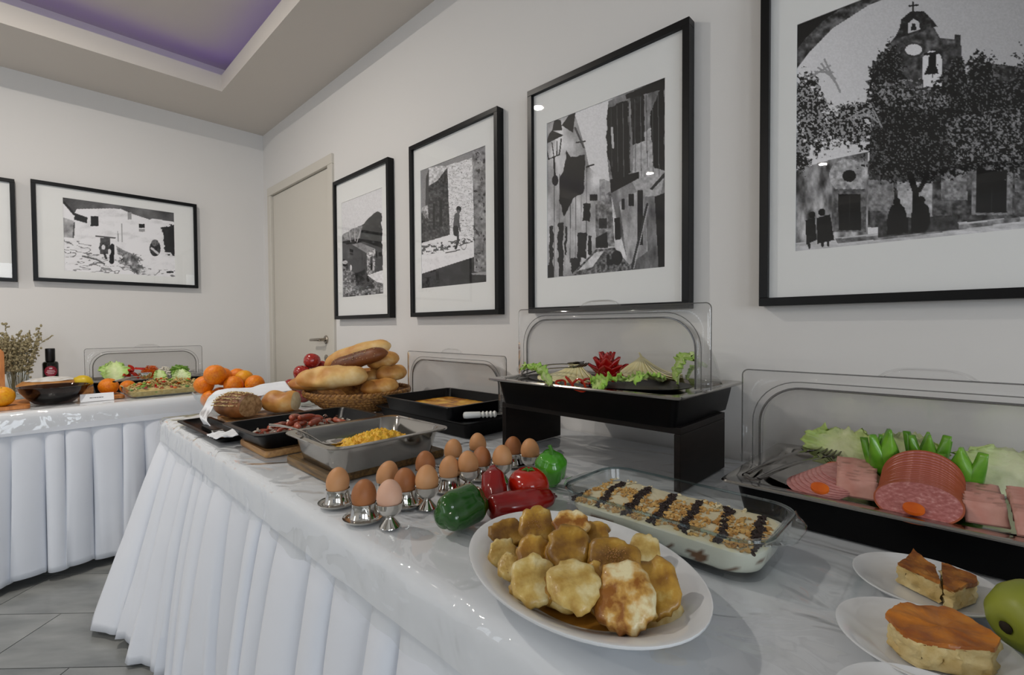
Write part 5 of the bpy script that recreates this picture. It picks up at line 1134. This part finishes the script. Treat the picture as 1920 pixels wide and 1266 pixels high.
# ================================================================== CHEESE BOARD ON THE RISER
HZ = RZ+.070-.0125
t = thing('serving_dish', 'dark oval dish under the cheese in the riser tray', 'dish', (1.075, .70, HZ)); obj('dish_body', MB().loft([ov(.10, .19, 0), ov(.115, .21, .004), ov(.135, .235, .010), ov(.135, .235, .0115), ov(.115, .21, .006), ov(.1, .19, .003)]), 'btray', t)
Z0 = HZ+.006
def fan(label, apex, a0, a1, n, r0, r1, ztop, zb, seed, wid=.36):
    apex = Vector(apex); rn = random.Random(seed)
    for k in range(n):
        a = a0+(a1-a0)*k/(n-1); zz = 0.
        def f(u, v):
            b = a+wid*(u-.5)*(1-.2*v); r = r0+(r1-r0)*v; z = zb+(ztop-zb)*(1-v)**1.9+zz+.0003*sn(u*3, v*4, k, seed)+.0065*(.5-u); return (r*math.cos(b), r*math.sin(b), z)
        o = obj('cheese_slice', MB().grid(f, 8, 14), 'cheese', loc=(apex.x, apex.y, Z0+.003), thick=.0018, sharp=80); tag(o, label, 'cheese', 'fanned cheese slices')
ap = T(1078, 684, Z0+.045); fan('pale yellow cheese slice in the fan beside the tongs and tomato flower', (ap.x+.015, ap.y, 0), 1.75, 4.35, 12, .004, .112, .046, .006, 3)
ap = T(1200, 676, Z0+.052); fan('pale yellow cheese slice in the tall fan between tomato flower and lettuce', (ap.x+.01, ap.y, 0), 2.2, 5.3, 14, .004, .110, .056, .008, 7)
# curled tip of the tall fan
o = obj('cheese_slice', MB().grid(lambda u, v: (.002-.020*v*v, .012*(u-.5)*(1-v*.7), .045+.030*v), 6, 10), 'cheese', loc=(ap.x+.012, ap.y, Z0), thick=.0022, sharp=80); tag(o, 'curled cheese slice standing up as the tip of the tall fan', 'cheese', 'fanned cheese slices')
M['tred'] = pbr('tomato_petal', srgb('#8e0a0a'), .25, c2=srgb('#a81410'), scale=20, spec=.5, coat=.3)
fp = T(1138, 704, Z0+.02); t = thing('tomato_flower', 'red pepper cut into a flower in the middle of the cheese', 'garnish', (fp.x, fp.y, Z0+.006))
for ring_, (n, h, r, w) in enumerate(((7, .042, .050, .050), (6, .060, .034, .046), (5, .074, .016, .038))):
    for k in range(n):
        a = 2*PI*(k+.5*ring_)/n; d = Vector((math.cos(a), math.sin(a), 0)); s = Vector((-d.y, d.x, 0))
        obj('petal', MB().grid(lambda u, v: tuple(d*(.006+r*v**1.2)+s*(w/2*(2*u-1)*math.sin(PI*min(1, .18+.82*v))**.7)+Vector((0, 0, .002+h*v))-d*.15*w*(2*u-1)**2), 7, 10), 'tred', t, thick=.003, sharp=80)
M['prng'] = pbr('red_pepper_ring', srgb('#a31a0c'), .25, c2=srgb('#b8300f'), scale=30, spec=.5, coat=.3)
for i, (px, py) in enumerate(((1052, 716), (1068, 716), (1086, 720), (1100, 717), (1112, 710), (1128, 708), (1148, 706), (1165, 706))):
    p = T(px, py, Z0+.014); rr = .012+.002*(i % 3); o = obj('pepper_ring', MB().tube([(rr*math.cos(q)*(1+.12*math.cos(3*q+i)), rr*math.sin(q)*(1+.12*math.cos(3*q+i)), 0) for q in [2*PI*k/20 for k in range(21)]], .0028, 6, False), 'prng', loc=(p.x, p.y, Z0+.010+.006*(i % 2)), rot=(.5+.3*(i % 3), -.4, i)); tag(o, 'thin red pepper ring at the foot of the cheese fans', 'pepper ring', 'red pepper rings by the cheese')
GL = 'lettuce around the cheese'
lA, lB, lC, lD, lE = leaf(.085, .075, .016, 31, .015, '#dfe8a8', '#9cc552'), leaf(.09, .085, .018, 33, .012, '#e2eab0', '#a2cc58'), leaf(.075, .085, .018, 35, .014, '#d6e49a', '#93c248'), leaf(.085, .09, .02, 37, .02, '#e6ebc0', '#a8cc62'), leaf(.06, .06, .016, 39, .015, '#d6e49a', '#8fbd45')
def lp(px, py, z): p = T(px, py, z); return (p.x, p.y, z)
lettuce('frilly green lettuce leaf standing at the tongs end of the cheese', lp(1030, 724, Z0+.004), (.0, -.55, 2.0), lA, GL)
lettuce('frilly lettuce leaf hanging over the tray lip below the tomato flower', lp(1165, 716, Z0+.018), (.1, .22, 2.75), lC, GL)
lettuce('frilly lettuce leaf below the tall cheese fan', lp(1240, 716, Z0+.010), (.1, .0, 2.6), lB, GL)
lettuce('upright pale lettuce leaf at the lid hinge end of the cheese', lp(1272, 720, Z0+.004), (.2, -1.0, -1.2), lD, GL)
lettuce('small green lettuce leaf outermost by the lid hinge', lp(1290, 712, Z0+.004), (.0, -.65, -1.3), lE, GL)
gr = T(985, 698, Z0+.018); s1 = T(1056, 684, Z0+.052); s2 = T(1066, 690, Z0+.045); tongs('steel serving tongs resting behind the cheese fan', gr, (s1+Vector((.03, 0, 0)), s2+Vector((.015, 0, 0))))
# ================================================================== PLATES OF CHEESE PIE AND PEARS
PR = .077
pm = mesh('plate', MB().lathe([(.001, 0), (.040, 0), (.043, .003), (.060, .008), (.074, .0165), (PR, .019), (PR, .0205), (.075, .0205), (.062, .0125), (.046, .0062), (.042, .005), (.001, .0048)], 64), 'china')
def plate(label, x, y):
    o = obj('plate', pm, None, loc=(x, y, TZ)); return tag(o, label, 'plate', 'small white plates')
plate('small white plate with a brown topped pie slice beside the cold cuts', .803, .036)
plate('small white plate with the wide orange topped pie slice', .652, .030)
plate('small white plate nearest the buffet edge showing a pie corner', .517, .010)
plate('small white plate mostly hidden behind the pear', .818, -.137)
M['pies'] = pbr('pie_filling', srgb('#c2a566'), .6, c2=srgb('#e2d09c'), scale=38, detail=5, bump=.9, bscale=70, bdist=.004, sss=.06)
M['piet'] = pbr('pie_crust_brown', srgb('#7d4310'), .5, c2=srgb('#b9772a'), scale=45, detail=5, lo=.35, hi=.62, bump=.7, bscale=130, bdist=.003, c3=srgb('#d29c4c'))
M['pieo'] = pbr('pie_crust_orange', srgb('#8f4a10'), .45, c2=srgb('#c97a1c'), scale=24, detail=4, lo=.34, hi=.56, bump=.5, bscale=110, bdist=.003, c3=srgb('#d98f2a'), coat=.15)
def pie(name, label, pts, h, top, seed, peak=None, group='cheese pie slices'):
    pts = [Vector((p.x, p.y, 0)) for p in pts]; c = sum(pts, Vector())/len(pts); per = []
    for a, b in zip(pts, pts[1:]+pts[:1]):
        m = max(4, int((b-a).length/.003))
        for k in range(m): per.append(a.lerp(b, k/m)-c)
    n = len(per)
    def ht(p):
        z = h
        if peak: z += peak[1]*math.exp(-((p+c-Vector((peak[0].x, peak[0].y, 0))).length/.018)**2)
        return z+.0035*sn(p.x*60, p.y*60, 0, seed)+.0012*sn(p.x*220, p.y*220, 0, seed)
    def ring(k, z, j): return [((p*k).x+.05*j*(sn(p.x*70, p.y*70, z*90, seed)+.6*sn(p.x*190, p.y*190, z*200, seed)), (p*k).y+.05*j*(sn(p.x*70, p.y*70, z*90, seed+1)+.6*sn(p.x*190, p.y*190, z*200, seed+1)), z) for p in per]
    t = thing(name, label, 'pie', (c.x, c.y, TZ+.0075), 0, group)
    R = [ring(.97, 0, .03)]+[ring(1.0-.03*math.sin(PI*k/8), h*k/9, .10) for k in range(1, 9)]; R.append([(p.x, p.y, ht(p)-.0025) for p in per])
    obj('filling', MB().loft(R, True, True, False).add([], []), 'pies', t, sharp=60)
    C = [[(p.x*1.01, p.y*1.01, ht(p)-.004) for p in per]]+[[(p.x*k*1.01, p.y*k*1.01, ht(p*k)+.0006) for p in per] for k in (1., .93, .8, .62, .42, .2, .05)]
    obj('crust', MB().loft(C, True, True, True), top, t, sharp=70); return t
q = .7575
pie('pie_slice', 'brown crusted pie slice with a raised corner, beside cold cuts', [T(1683, 1093, q), T(1762, 1133, q), T(1752, 1098, q), T(1712, 1074, q)], .027, 'piet', 3, (T(1716, 1068, q), .010))
pie('pie_slice', 'brown crusted pie piece leaning against the raised corner slice', [T(1768, 1136, q), T(1788, 1146, q), T(1832, 1132, q), T(1830, 1118, q), T(1765, 1092, q)], .026, 'piet', 5)
pie('pie_slice', 'wide pie slice with glossy orange browned top on white plate', [T(1660, 1206, q), T(1690, 1236, q), T(1720, 1254, q), T(1790, 1266, q), T(1862, 1274, q), T(1874, 1256, q), T(1822, 1212, q), T(1770, 1186, q), T(1690, 1180, q)], .029, 'pieo', 8, (T(1668, 1195, q), .004))
pie('pie_slice', 'pie slice with orange crust showing its corner at the buffet edge', [Vector((.535, .022, 0)), Vector((.475, .028, 0)), Vector((.48, -.03, 0)), Vector((.55, -.03, 0))], .027, 'pieo', 11)
M['pear'] = pbr('pear_skin', srgb('#6d7a22'), .4, c2=srgb('#98a03c'), scale=7, detail=3, spec=.4, lo=.35, hi=.7, bump=.1, bscale=60)
M['pearb'] = pbr('pear_blossom_end', srgb('#241a0c'), .8)
def pear(label, p, rot, s=1.):
    t = thing('pear', label, 'pear', p, 0, 'pears by the plates'); t.rotation_euler = rot; t.scale = (s, s, s)
    prof = [(.0005, -.036), (.006, -.036), (.010, -.0385), (.020, -.0365), (.030, -.027), (.036, -.010), (.0355, .006), (.030, .022), (.022, .037), (.0165, .050), (.013, .060), (.008, .0655), (.0005, .066)]
    mb = MB().lathe(prof, 36); mb.rough(.0025, 30, 4); obj('flesh', mb, 'pear', t, sharp=180)
    obj('blossom_end', MB().lathe([(.0005, -.0405), (.004, -.040), (.0065, -.0375), (.004, -.034)], 10).rough(.001, 200, 2), 'pearb', t)
    obj('stem', MB().tube([(0, 0, .062), (.002, 0, .075), (.006, 0, .088)], [.002, .0016, .0022], 6), 'pearb', t)
pear('green pear lying with its dark blossom end out, behind the pie plates', (.742, -.057, TZ+.0385), (0, 1.35, -.75), 1.03)
pear('green pear at the corner, stem up, next to the wide pie slice', (.655, -.105, TZ+.0385), (.0, 1.5, 2.4), .95)
# ================================================================== BACK BUFFET
S4 = station('salad_station', 'black salad tray with open clear lid against the back wall', .535, 3.545, TZ, .366, .562, .066, .535, .562, .172, .15, PI/2)
SZ = TZ+.066-.012
def bp(px, py, y): return at(px, py, 1, y)
GS = 'vegetables in the salad tray'
M['wgreen'] = pbr('green_vegetable', srgb('#4d7a24'), .45, c2=srgb('#86ad45'), scale=40)
M['cauli'] = pbr('white_radish', srgb('#cfcabb'), .6, c2=srgb('#e0dccf'), scale=60, bump=.4, bscale=120)
lettuce('tall pale green lettuce leaf at the tongs end of the salad tray', (.375, 3.49, SZ+.002), (0, -1.05, 1.45), leaf(.115, .13, .016, 51, .02, '#dbe6b0', '#a6c86a'), GS)
lettuce('pale lettuce leaf lying behind the tall one in the salad tray', (.37, 3.56, SZ+.002), (0, -.7, 1.2), leaf(.10, .11, .016, 53, .02, '#dbe6b0', '#9cc25c'), GS)
rn = random.Random(31)
for i in range(7):
    p = (rn.uniform(.43, .52), rn.uniform(3.46, 3.60), SZ+.022+.018*(i % 3)); me = MB()
    n0 = 0; me.loft([[(math.cos(a)*.028, .022*math.sin(a), 0.) for a in [PI*k/12 for k in range(13)]], [(math.cos(a)*.026, .020*math.sin(a), .012) for a in [PI*k/12 for k in range(13)]]])
    o = obj('tomato_wedge', me, 'tom', loc=p, rot=(rn.uniform(-.8, .8), rn.uniform(-.8, .8), rn.uniform(0, 6))); tag(o, 'red tomato wedge piled between lettuce and carrot in salad tray', 'tomato', 'tomato wedges in the salad tray')
def strands(name, label, cat, mat, c, ex, n, r, l, seed, bend=.3):
    rr = random.Random(seed); mb = MB()
    for i in range(n):
        q = rr.random(); a = rr.uniform(0, 6.3); p = Vector((max(-.9, min(.9, rr.gauss(0, .7)))*ex[0], max(-1.2, min(1.2, rr.gauss(0, .8)))*ex[1], 0)); h = ex[2]*max(.05, 1-(p.x/ex[0]/2.2)**2-(p.y/ex[1]/2.2)**2)*rr.uniform(.4, 1); p.z = h; d = Vector((math.cos(a), math.sin(a), rr.uniform(-.25, .25)))*l/2; s = Vector((-d.y, d.x, 0))*bend*rr.uniform(-1, 1)
        mb.tube([p-d, p+s, p+d], r, 5)
    mb.lathe([(ex[0]*1.1, 0), (ex[0]*.9, ex[2]*.35), (ex[0]*.5, ex[2]*.6), (.001, ex[2]*.68)], 18); o = obj(name, mb, mat, loc=c); return tag(o, label, cat, None, 'stuff')
strands('grated_carrot', 'mound of grated orange carrot in the salad tray', 'carrot', 'carrot', (.545, 3.54, SZ), (.032, .032, .075), 160, .0022, .03, 3)
strands('sliced_radish', 'pile of pale sliced radish between carrot and beans in salad tray', 'radish', 'cauli', (.615, 3.53, SZ), (.022, .028, .062), 60, .005, .02, 4, .1)
strands('green_beans', 'heap of cut green vegetables in the salad tray', 'greens', 'wgreen', (.69, 3.53, SZ), (.038, .032, .066), 120, .006, .03, 5)
# glass dish of pasta salad
DC = (.555, 3.105, TZ); t = thing('glass_dish', 'clear glass dish heaped with pasta salad at the plastic edge', 'dish', DC, .05); R = []
for iw, z, r in ((.025, 0, .03), (.015, .004, .035), (.006, .03, .04), (0, .052, .042), (-.004, .055, .044), (.003, .055, .04), (.012, .028, .036), (.022, .006, .03)): R.append(rrect(.38-2*iw, .20-2*iw, r, z))
obj('dish_body', MB().loft(R), 'glass', t)
PCOL = ['pasta', 'carrot', 'tom', 'wgreen']; M['pasta'] = pbr('pasta', srgb('#b79a55'), .45, c2=srgb('#d2ba7c'), scale=60)
ps = MB(); rn = random.Random(8)
for i in range(620):
    x, y = rn.uniform(-.168, .168), rn.uniform(-.078, .078); e = max(abs(x)/.172, abs(y)/.082); z = rn.uniform(.021, .042+.045*(1-e**2)); a, b = rn.uniform(0, 6.3), rn.uniform(-.6, .6)
    k = 0 if rn.random() < .62 else rn.choice([1, 2, 3, 3]); d = Vector((math.cos(a)*math.cos(b), math.sin(a)*math.cos(b), math.sin(b))); s = d.orthogonal().normalized(); w = d.cross(s)
    if k == 0: ps.tube([Vector((x, y, z))+d*(.024*(q/6-.5))+(s*math.cos(q*1.6)+w*math.sin(q*1.6))*.0035 for q in range(7)], .0035, 5, mi=0)
    else: ps.ball((x, y, z), (.0095*rn.uniform(.7, 1.3), .009, .006), 7, 5, k)
ps.loft([rrect(.33, .15, .03, .006), rrect(.35, .17, .035, .03), rrect(.30, .13, .035, .045)], mi=0)
o = obj('pasta_salad', ps, PCOL, loc=DC, rot=(0, 0, .05)); tag(o, 'spiral pasta salad with tomato, carrot and greens in the glass dish', 'pasta salad', kind='stuff')
lettuce('small pale lettuce leaf stuck upright in the pasta salad by the ladle', (.525, 3.13, TZ+.055), (0, -1.2, 1.5), leaf(.075, .06, .010, 61, .01, '#dbe6b0', '#b4cf7c'), 'lettuce in the pasta salad')
lettuce('broad pale lettuce leaf stuck upright in the middle of the pasta salad', (.615, 3.10, TZ+.050), (0, -1.25, 1.5), leaf(.078, .085, .008, 63, .01, '#dfe8bc', '#bcd48a'), 'lettuce in the pasta salad')
a = at(214, 716, 1, 3.02); b = at(262, 706, 1, 3.10); t = thing('salad_ladle', 'steel ladle resting across the end of the pasta salad', 'ladle', b); d = a-b
obj('handle', MB().tube([d*(i/8)+Vector((0, 0, .006*math.sin(PI*i/8))) for i in range(9)], [.006, .006, .006, .007, .008, .009, .010, .011, .011], 8, flat=.4), 'chrome', t)
obj('bowl', MB().lathe([(.001, -.018), (.016, -.014), (.026, 0), (.029, .016), (.0275, .016), (.024, 0), (.014, -.012), (.001, -.016)], 24).xf(Matrix.Translation((.024, .01, 0))), 'chrome', t)
# boards, oranges, card
t = thing('serving_board', 'amber wooden board under the card and single orange', 'board', (.298, 3.18, TZ), .05); obj('plank', MB().loft([rrect(.14, .20, .02, 0), rrect(.14, .20, .02, .012)]), 'wooda', t)
t = thing('serving_board', 'amber wooden board under the orange by the dried flowers', 'board', (-.078, 3.14, TZ), 0); obj('plank', MB().loft([rrect(.22, .28, .02, 0), rrect(.22, .28, .02, .014)]), 'wooda', t)
orange('single orange in front of the salad tray beside the card', (.318, 3.19, TZ+.012+.041), .043, 0, (.2, .1, 0), 'oranges on the back buffet')
orange('orange tucked against the pasta dish end', (.405, 3.262, TZ+.0355), .037, 0, (1, .4, 0), 'oranges on the back buffet')
orange('yellowish orange with green stem spot beside the dark cake bowl', (-.055, 3.045, TZ+.014+.042), .044, 1, (.3, .0, 0), 'oranges on the back buffet')
c = T(172, 751); t = thing('tent_card', 'small folded white name card with one dark line of writing', 'card', (c.x+.018, c.y-.030, TZ+.0), -.03)
obj('card', MB().loft([[(-.062, -.016, 0), (-.062, 0, .036), (-.062, .016, 0), (-.062, .015, 0), (-.062, 0, .034), (-.062, -.015, 0)], [(.062, -.016, 0), (.062, 0, .036), (.062, .016, 0), (.062, .015, 0), (.062, 0, .034), (.062, -.015, 0)]]), 'white', t, smooth=False)
ins = MB(); x = -.028
for w in (.009, .004, .008, .006, .010, .005): ins.box((x+w/2, -.0092, .0165), (w, .0006, .003)); x += w+.0016
obj('writing', ins, 'black', t, smooth=False)
# dark glass bowl, sugared cake, lemon, bottle
M['dglass'] = clear('smoked_glass', (.30, .24, .22), 1.45, .03); M['jam'] = pbr('dark_fruit', srgb('#170b10'), .25, c2=srgb('#2c1519'), scale=40, bump=.5, bscale=50, bdist=.005, coat=.4)
CB = (.115, 3.13, TZ); glass_bowl('dark_bowl', 'wide smoked glass bowl of dark stewed fruit on the back buffet', CB, .128, .082, .062, mat='dglass')
o = obj('stewed_fruit', heap(lambda x, y: .012+.042*(1-.0*(x*x+y*y))+.006*sn(x*9, y*9, 0, 3), .098, .098, 50, 24).loft([[(.054*math.cos(2*PI*k/40), .054*math.sin(2*PI*k/40), .010) for k in range(40)], [(.098*math.cos(2*PI*k/40), .098*math.sin(2*PI*k/40), .05) for k in range(40)]], True, True, False), 'jam', loc=CB); tag(o, 'dark stewed fruit filling the smoked glass bowl', 'fruit', kind='stuff')
M['cake'] = pbr('cake_crust', srgb('#8d5a26'), .6, c2=srgb('#b07c40'), scale=20, bump=.4, bscale=40); M['sug'] = pbr('icing_sugar', srgb('#d9d8d6'), .9, c2=srgb('#b9b2a8'), scale=30, lo=.45, hi=.7, bump=.5, bscale=60)
t = thing('sugared_cake', 'round cake dusted with icing sugar behind the dark bowl', 'cake', (.115, 3.425, TZ)); obj('cake_stand', MB().lathe([(.06, 0), (.03, .006), (.028, .028), (.125, .032), (.128, .036), (.001, .036)], 40), 'china', t)
obj('crust', MB().lathe([(.115, .036), (.128, .050), (.128, .070), (.112, .083), (.07, .093), (.001, .096)], 48).rough(.003, 22, 5), 'cake', t, sharp=80); sg = MB().lathe([(.100, .087), (.070, .0965), (.035, .102), (.001, .102)], 48, False, True).rough(.005, 30, 7); obj('icing_sugar', sg, 'sug', t, sharp=80)
M['lemon'] = pbr('lemon_peel', srgb('#c9a50a'), .4, c2=srgb('#d6b81e'), scale=8, bump=.2, bscale=260, bdist=.001)
t = thing('wooden_block', 'small wooden block behind the dark bowl carrying the lemon', 'box', (.238, 3.312, TZ)); obj('block_body', MB().b2((-.03, -.03, 0), (.03, .03, .050)), 'wood', t, smooth=False, bevel=.002)
t = thing('lemon', 'yellow lemon on the small block between cake and salad tray', 'lemon', (.232, 3.302, TZ+.0505+.0295)); t.rotation_euler = (0, .35, -.5)
obj('peel', MB().lathe([(.0005, -.045), (.006, -.043), (.010, -.037), (.022, -.027), (.029, -.010), (.0295, .008), (.024, .024), (.012, .035), (.007, .040), (.0005, .043)], 24).xf(Matrix.Rotation(PI/2, 4, 'Y')), 'lemon', t, sharp=180)
M['bottle'] = clear('dark_bottle_glass', (.06, .07, .03), 1.5, .03, haze=.5, hcol=(.012, .014, .008)); M['cap'] = pbr('black_cap', srgb('#0b0a0e'), .35); M['blab'] = pbr('crimson_label', srgb('#8c1a30'), .5); M['wtxt'] = pbr('white_ink', srgb('#d8c4c8'), .6)
bo = at(95, 700, 1, 3.64); t = thing('oil_bottle', 'small dark bottle with black cap and round crimson label', 'bottle', (bo.x, 3.64, TZ))
bz = at(95, 678, 1, 3.64).z-TZ; tz = at(95, 654, 1, 3.64).z-TZ
obj('glass', MB().lathe([(.001, .002), (.030, 0), (.033, .004), (.033, bz-.012), (.030, bz-.003), (.016, bz+.004), (.014, tz-.02), (.001, tz-.02)], 28), 'bottle', t)
obj('wine', MB().lathe([(.001, .004), (.031, .004), (.031, bz-.014), (.001, bz-.013)], 24), pbr('dark_oil', srgb('#1c1505'), .4), t)
obj('cap', MB().lathe([(.0185, bz+.003), (.0205, bz+.006), (.0205, tz), (.018, tz+.002), (.001, tz+.002)], 24), 'cap', t)
lb = MB(); lb.grid(lambda u, v: (.0338*math.sin((u-.5)*1.7*math.sqrt(max(0, 1-(2*v-1)**2))), -.0338*math.cos((u-.5)*1.7*math.sqrt(max(0, 1-(2*v-1)**2))), bz-.052+(v-.5)*.058), 16, 18); la = obj('label', lb, 'blab', t, label='round crimson label')
tx = MB()
for zz, w in ((.004, .9), (-.004, 1.1), (-.012, .8)): tx.grid(lambda u, v: (.0342*math.sin((u-.5)*w), -.0342*math.cos((u-.5)*w), bz-.052+zz+(v-.5)*.0028), 10, 2)
tx.grid(lambda u, v: (.0342*math.sin((u-.5)*.35), -.0342*math.cos((u-.5)*.35), bz-.036+(v-.5)*.007), 6, 2); obj('print_lines', tx, 'wtxt', la)
# dried flowers in a glass
M['straw'] = pbr('dried_stem', srgb('#7d7350'), .8); M['straw2'] = pbr('dried_flower_head', srgb('#857a58'), .9, c2=srgb('#a79c7c'), scale=60)
vx = at(34, 715, 1, 3.63); V0 = (vx.x, 3.63, TZ); t = thing('glass_vase', 'straight clear glass holding the dried flowers', 'vase', V0); obj('glass_body', MB().lathe([(.001, 0), (.040, 0), (.042, .003), (.046, .13), (.0435, .13), (.040, .008), (.001, .007)], 28), 'glass', t)
t = thing('dried_flowers', 'bunch of pale dried flower stems standing in the glass', 'flowers', (V0[0], V0[1], TZ+.008)); rn = random.Random(14); hd = MB()
for i in range(34):
    a = rn.uniform(0, 6.3); sp = rn.uniform(.2, 1)**.5; b = Vector((.026*math.cos(a)*sp, .026*math.sin(a)*sp, 0)); L = rn.uniform(.22, .33)+(.06 if i % 9 == 0 else 0)
    tip = Vector((b.x*1.2+.055*sp*math.cos(a)+(.03 if i % 9 == 0 else 0), b.y+.06*sp*math.sin(a), L)); mid = (b+tip)/2+Vector((-.006*math.cos(a), 0, .01)); obj('stem', MB().tube([b, mid, tip], [.0014, .0012, .0008], 5), 'straw', t)
    for k in range(44):
        q = rn.uniform(.40, 1.02); p = b.lerp(mid, q*2) if q < .5 else mid.lerp(tip, q*2-1); p += Vector((rn.gauss(0, .008), rn.gauss(0, .008), rn.gauss(0, .006))); hd.ball(p, (.005*rn.uniform(.5, 1.4), .005*rn.uniform(.5, 1.3), .0055*rn.uniform(.6, 1.6)), 6, 4)
p0 = at(70, 648, 1, 3.63)-Vector((V0[0], V0[1], TZ+.008)); p1 = at(99, 629, 1, 3.63)-Vector((V0[0], V0[1], TZ+.008)); obj('stem', MB().tube([(0.01, 0, .05), p0*.8, p0, p1], .0011, 5), 'straw', t)
for k in range(14): hd.ball(p0.lerp(p1, .35+.65*k/13)+Vector((0, 0, rn.gauss(0, .002))), (.004, .003, .003), 6, 4)
obj('flower_heads', hd, 'straw2', t)['kind'] = 'stuff'
# wooden jug-shaped board leaning at the wall, edge of view
a = at(0, 645, 1, 3.55); b = at(14, 700, 1, 3.55)
t = thing('wooden_board', 'upright amber wooden board standing beside the dried flowers', 'board', (-.155, 3.515, TZ)); w = .105; hz = a.z-TZ
ou, inn = [], []
for k in range(49):
    q = PI*2*k/48-PI/2; ou.append((w*max(-1, min(1, 1.25*math.cos(q))), 0, hz/2+hz/2*max(-1, min(1, 1.15*math.sin(q))))); inn.append((.05*math.cos(q), 0, hz*.38+.05*math.sin(q)))
obj('plank', MB().loft([[(p[0], -.010, p[2]) for p in ou], [(p[0], -.010, p[2]) for p in inn], [(p[0], .010, p[2]) for p in inn], [(p[0], .010, p[2]) for p in ou], [(p[0], -.010, p[2]) for p in ou]], False, False, False), 'wooda', t, smooth=False)
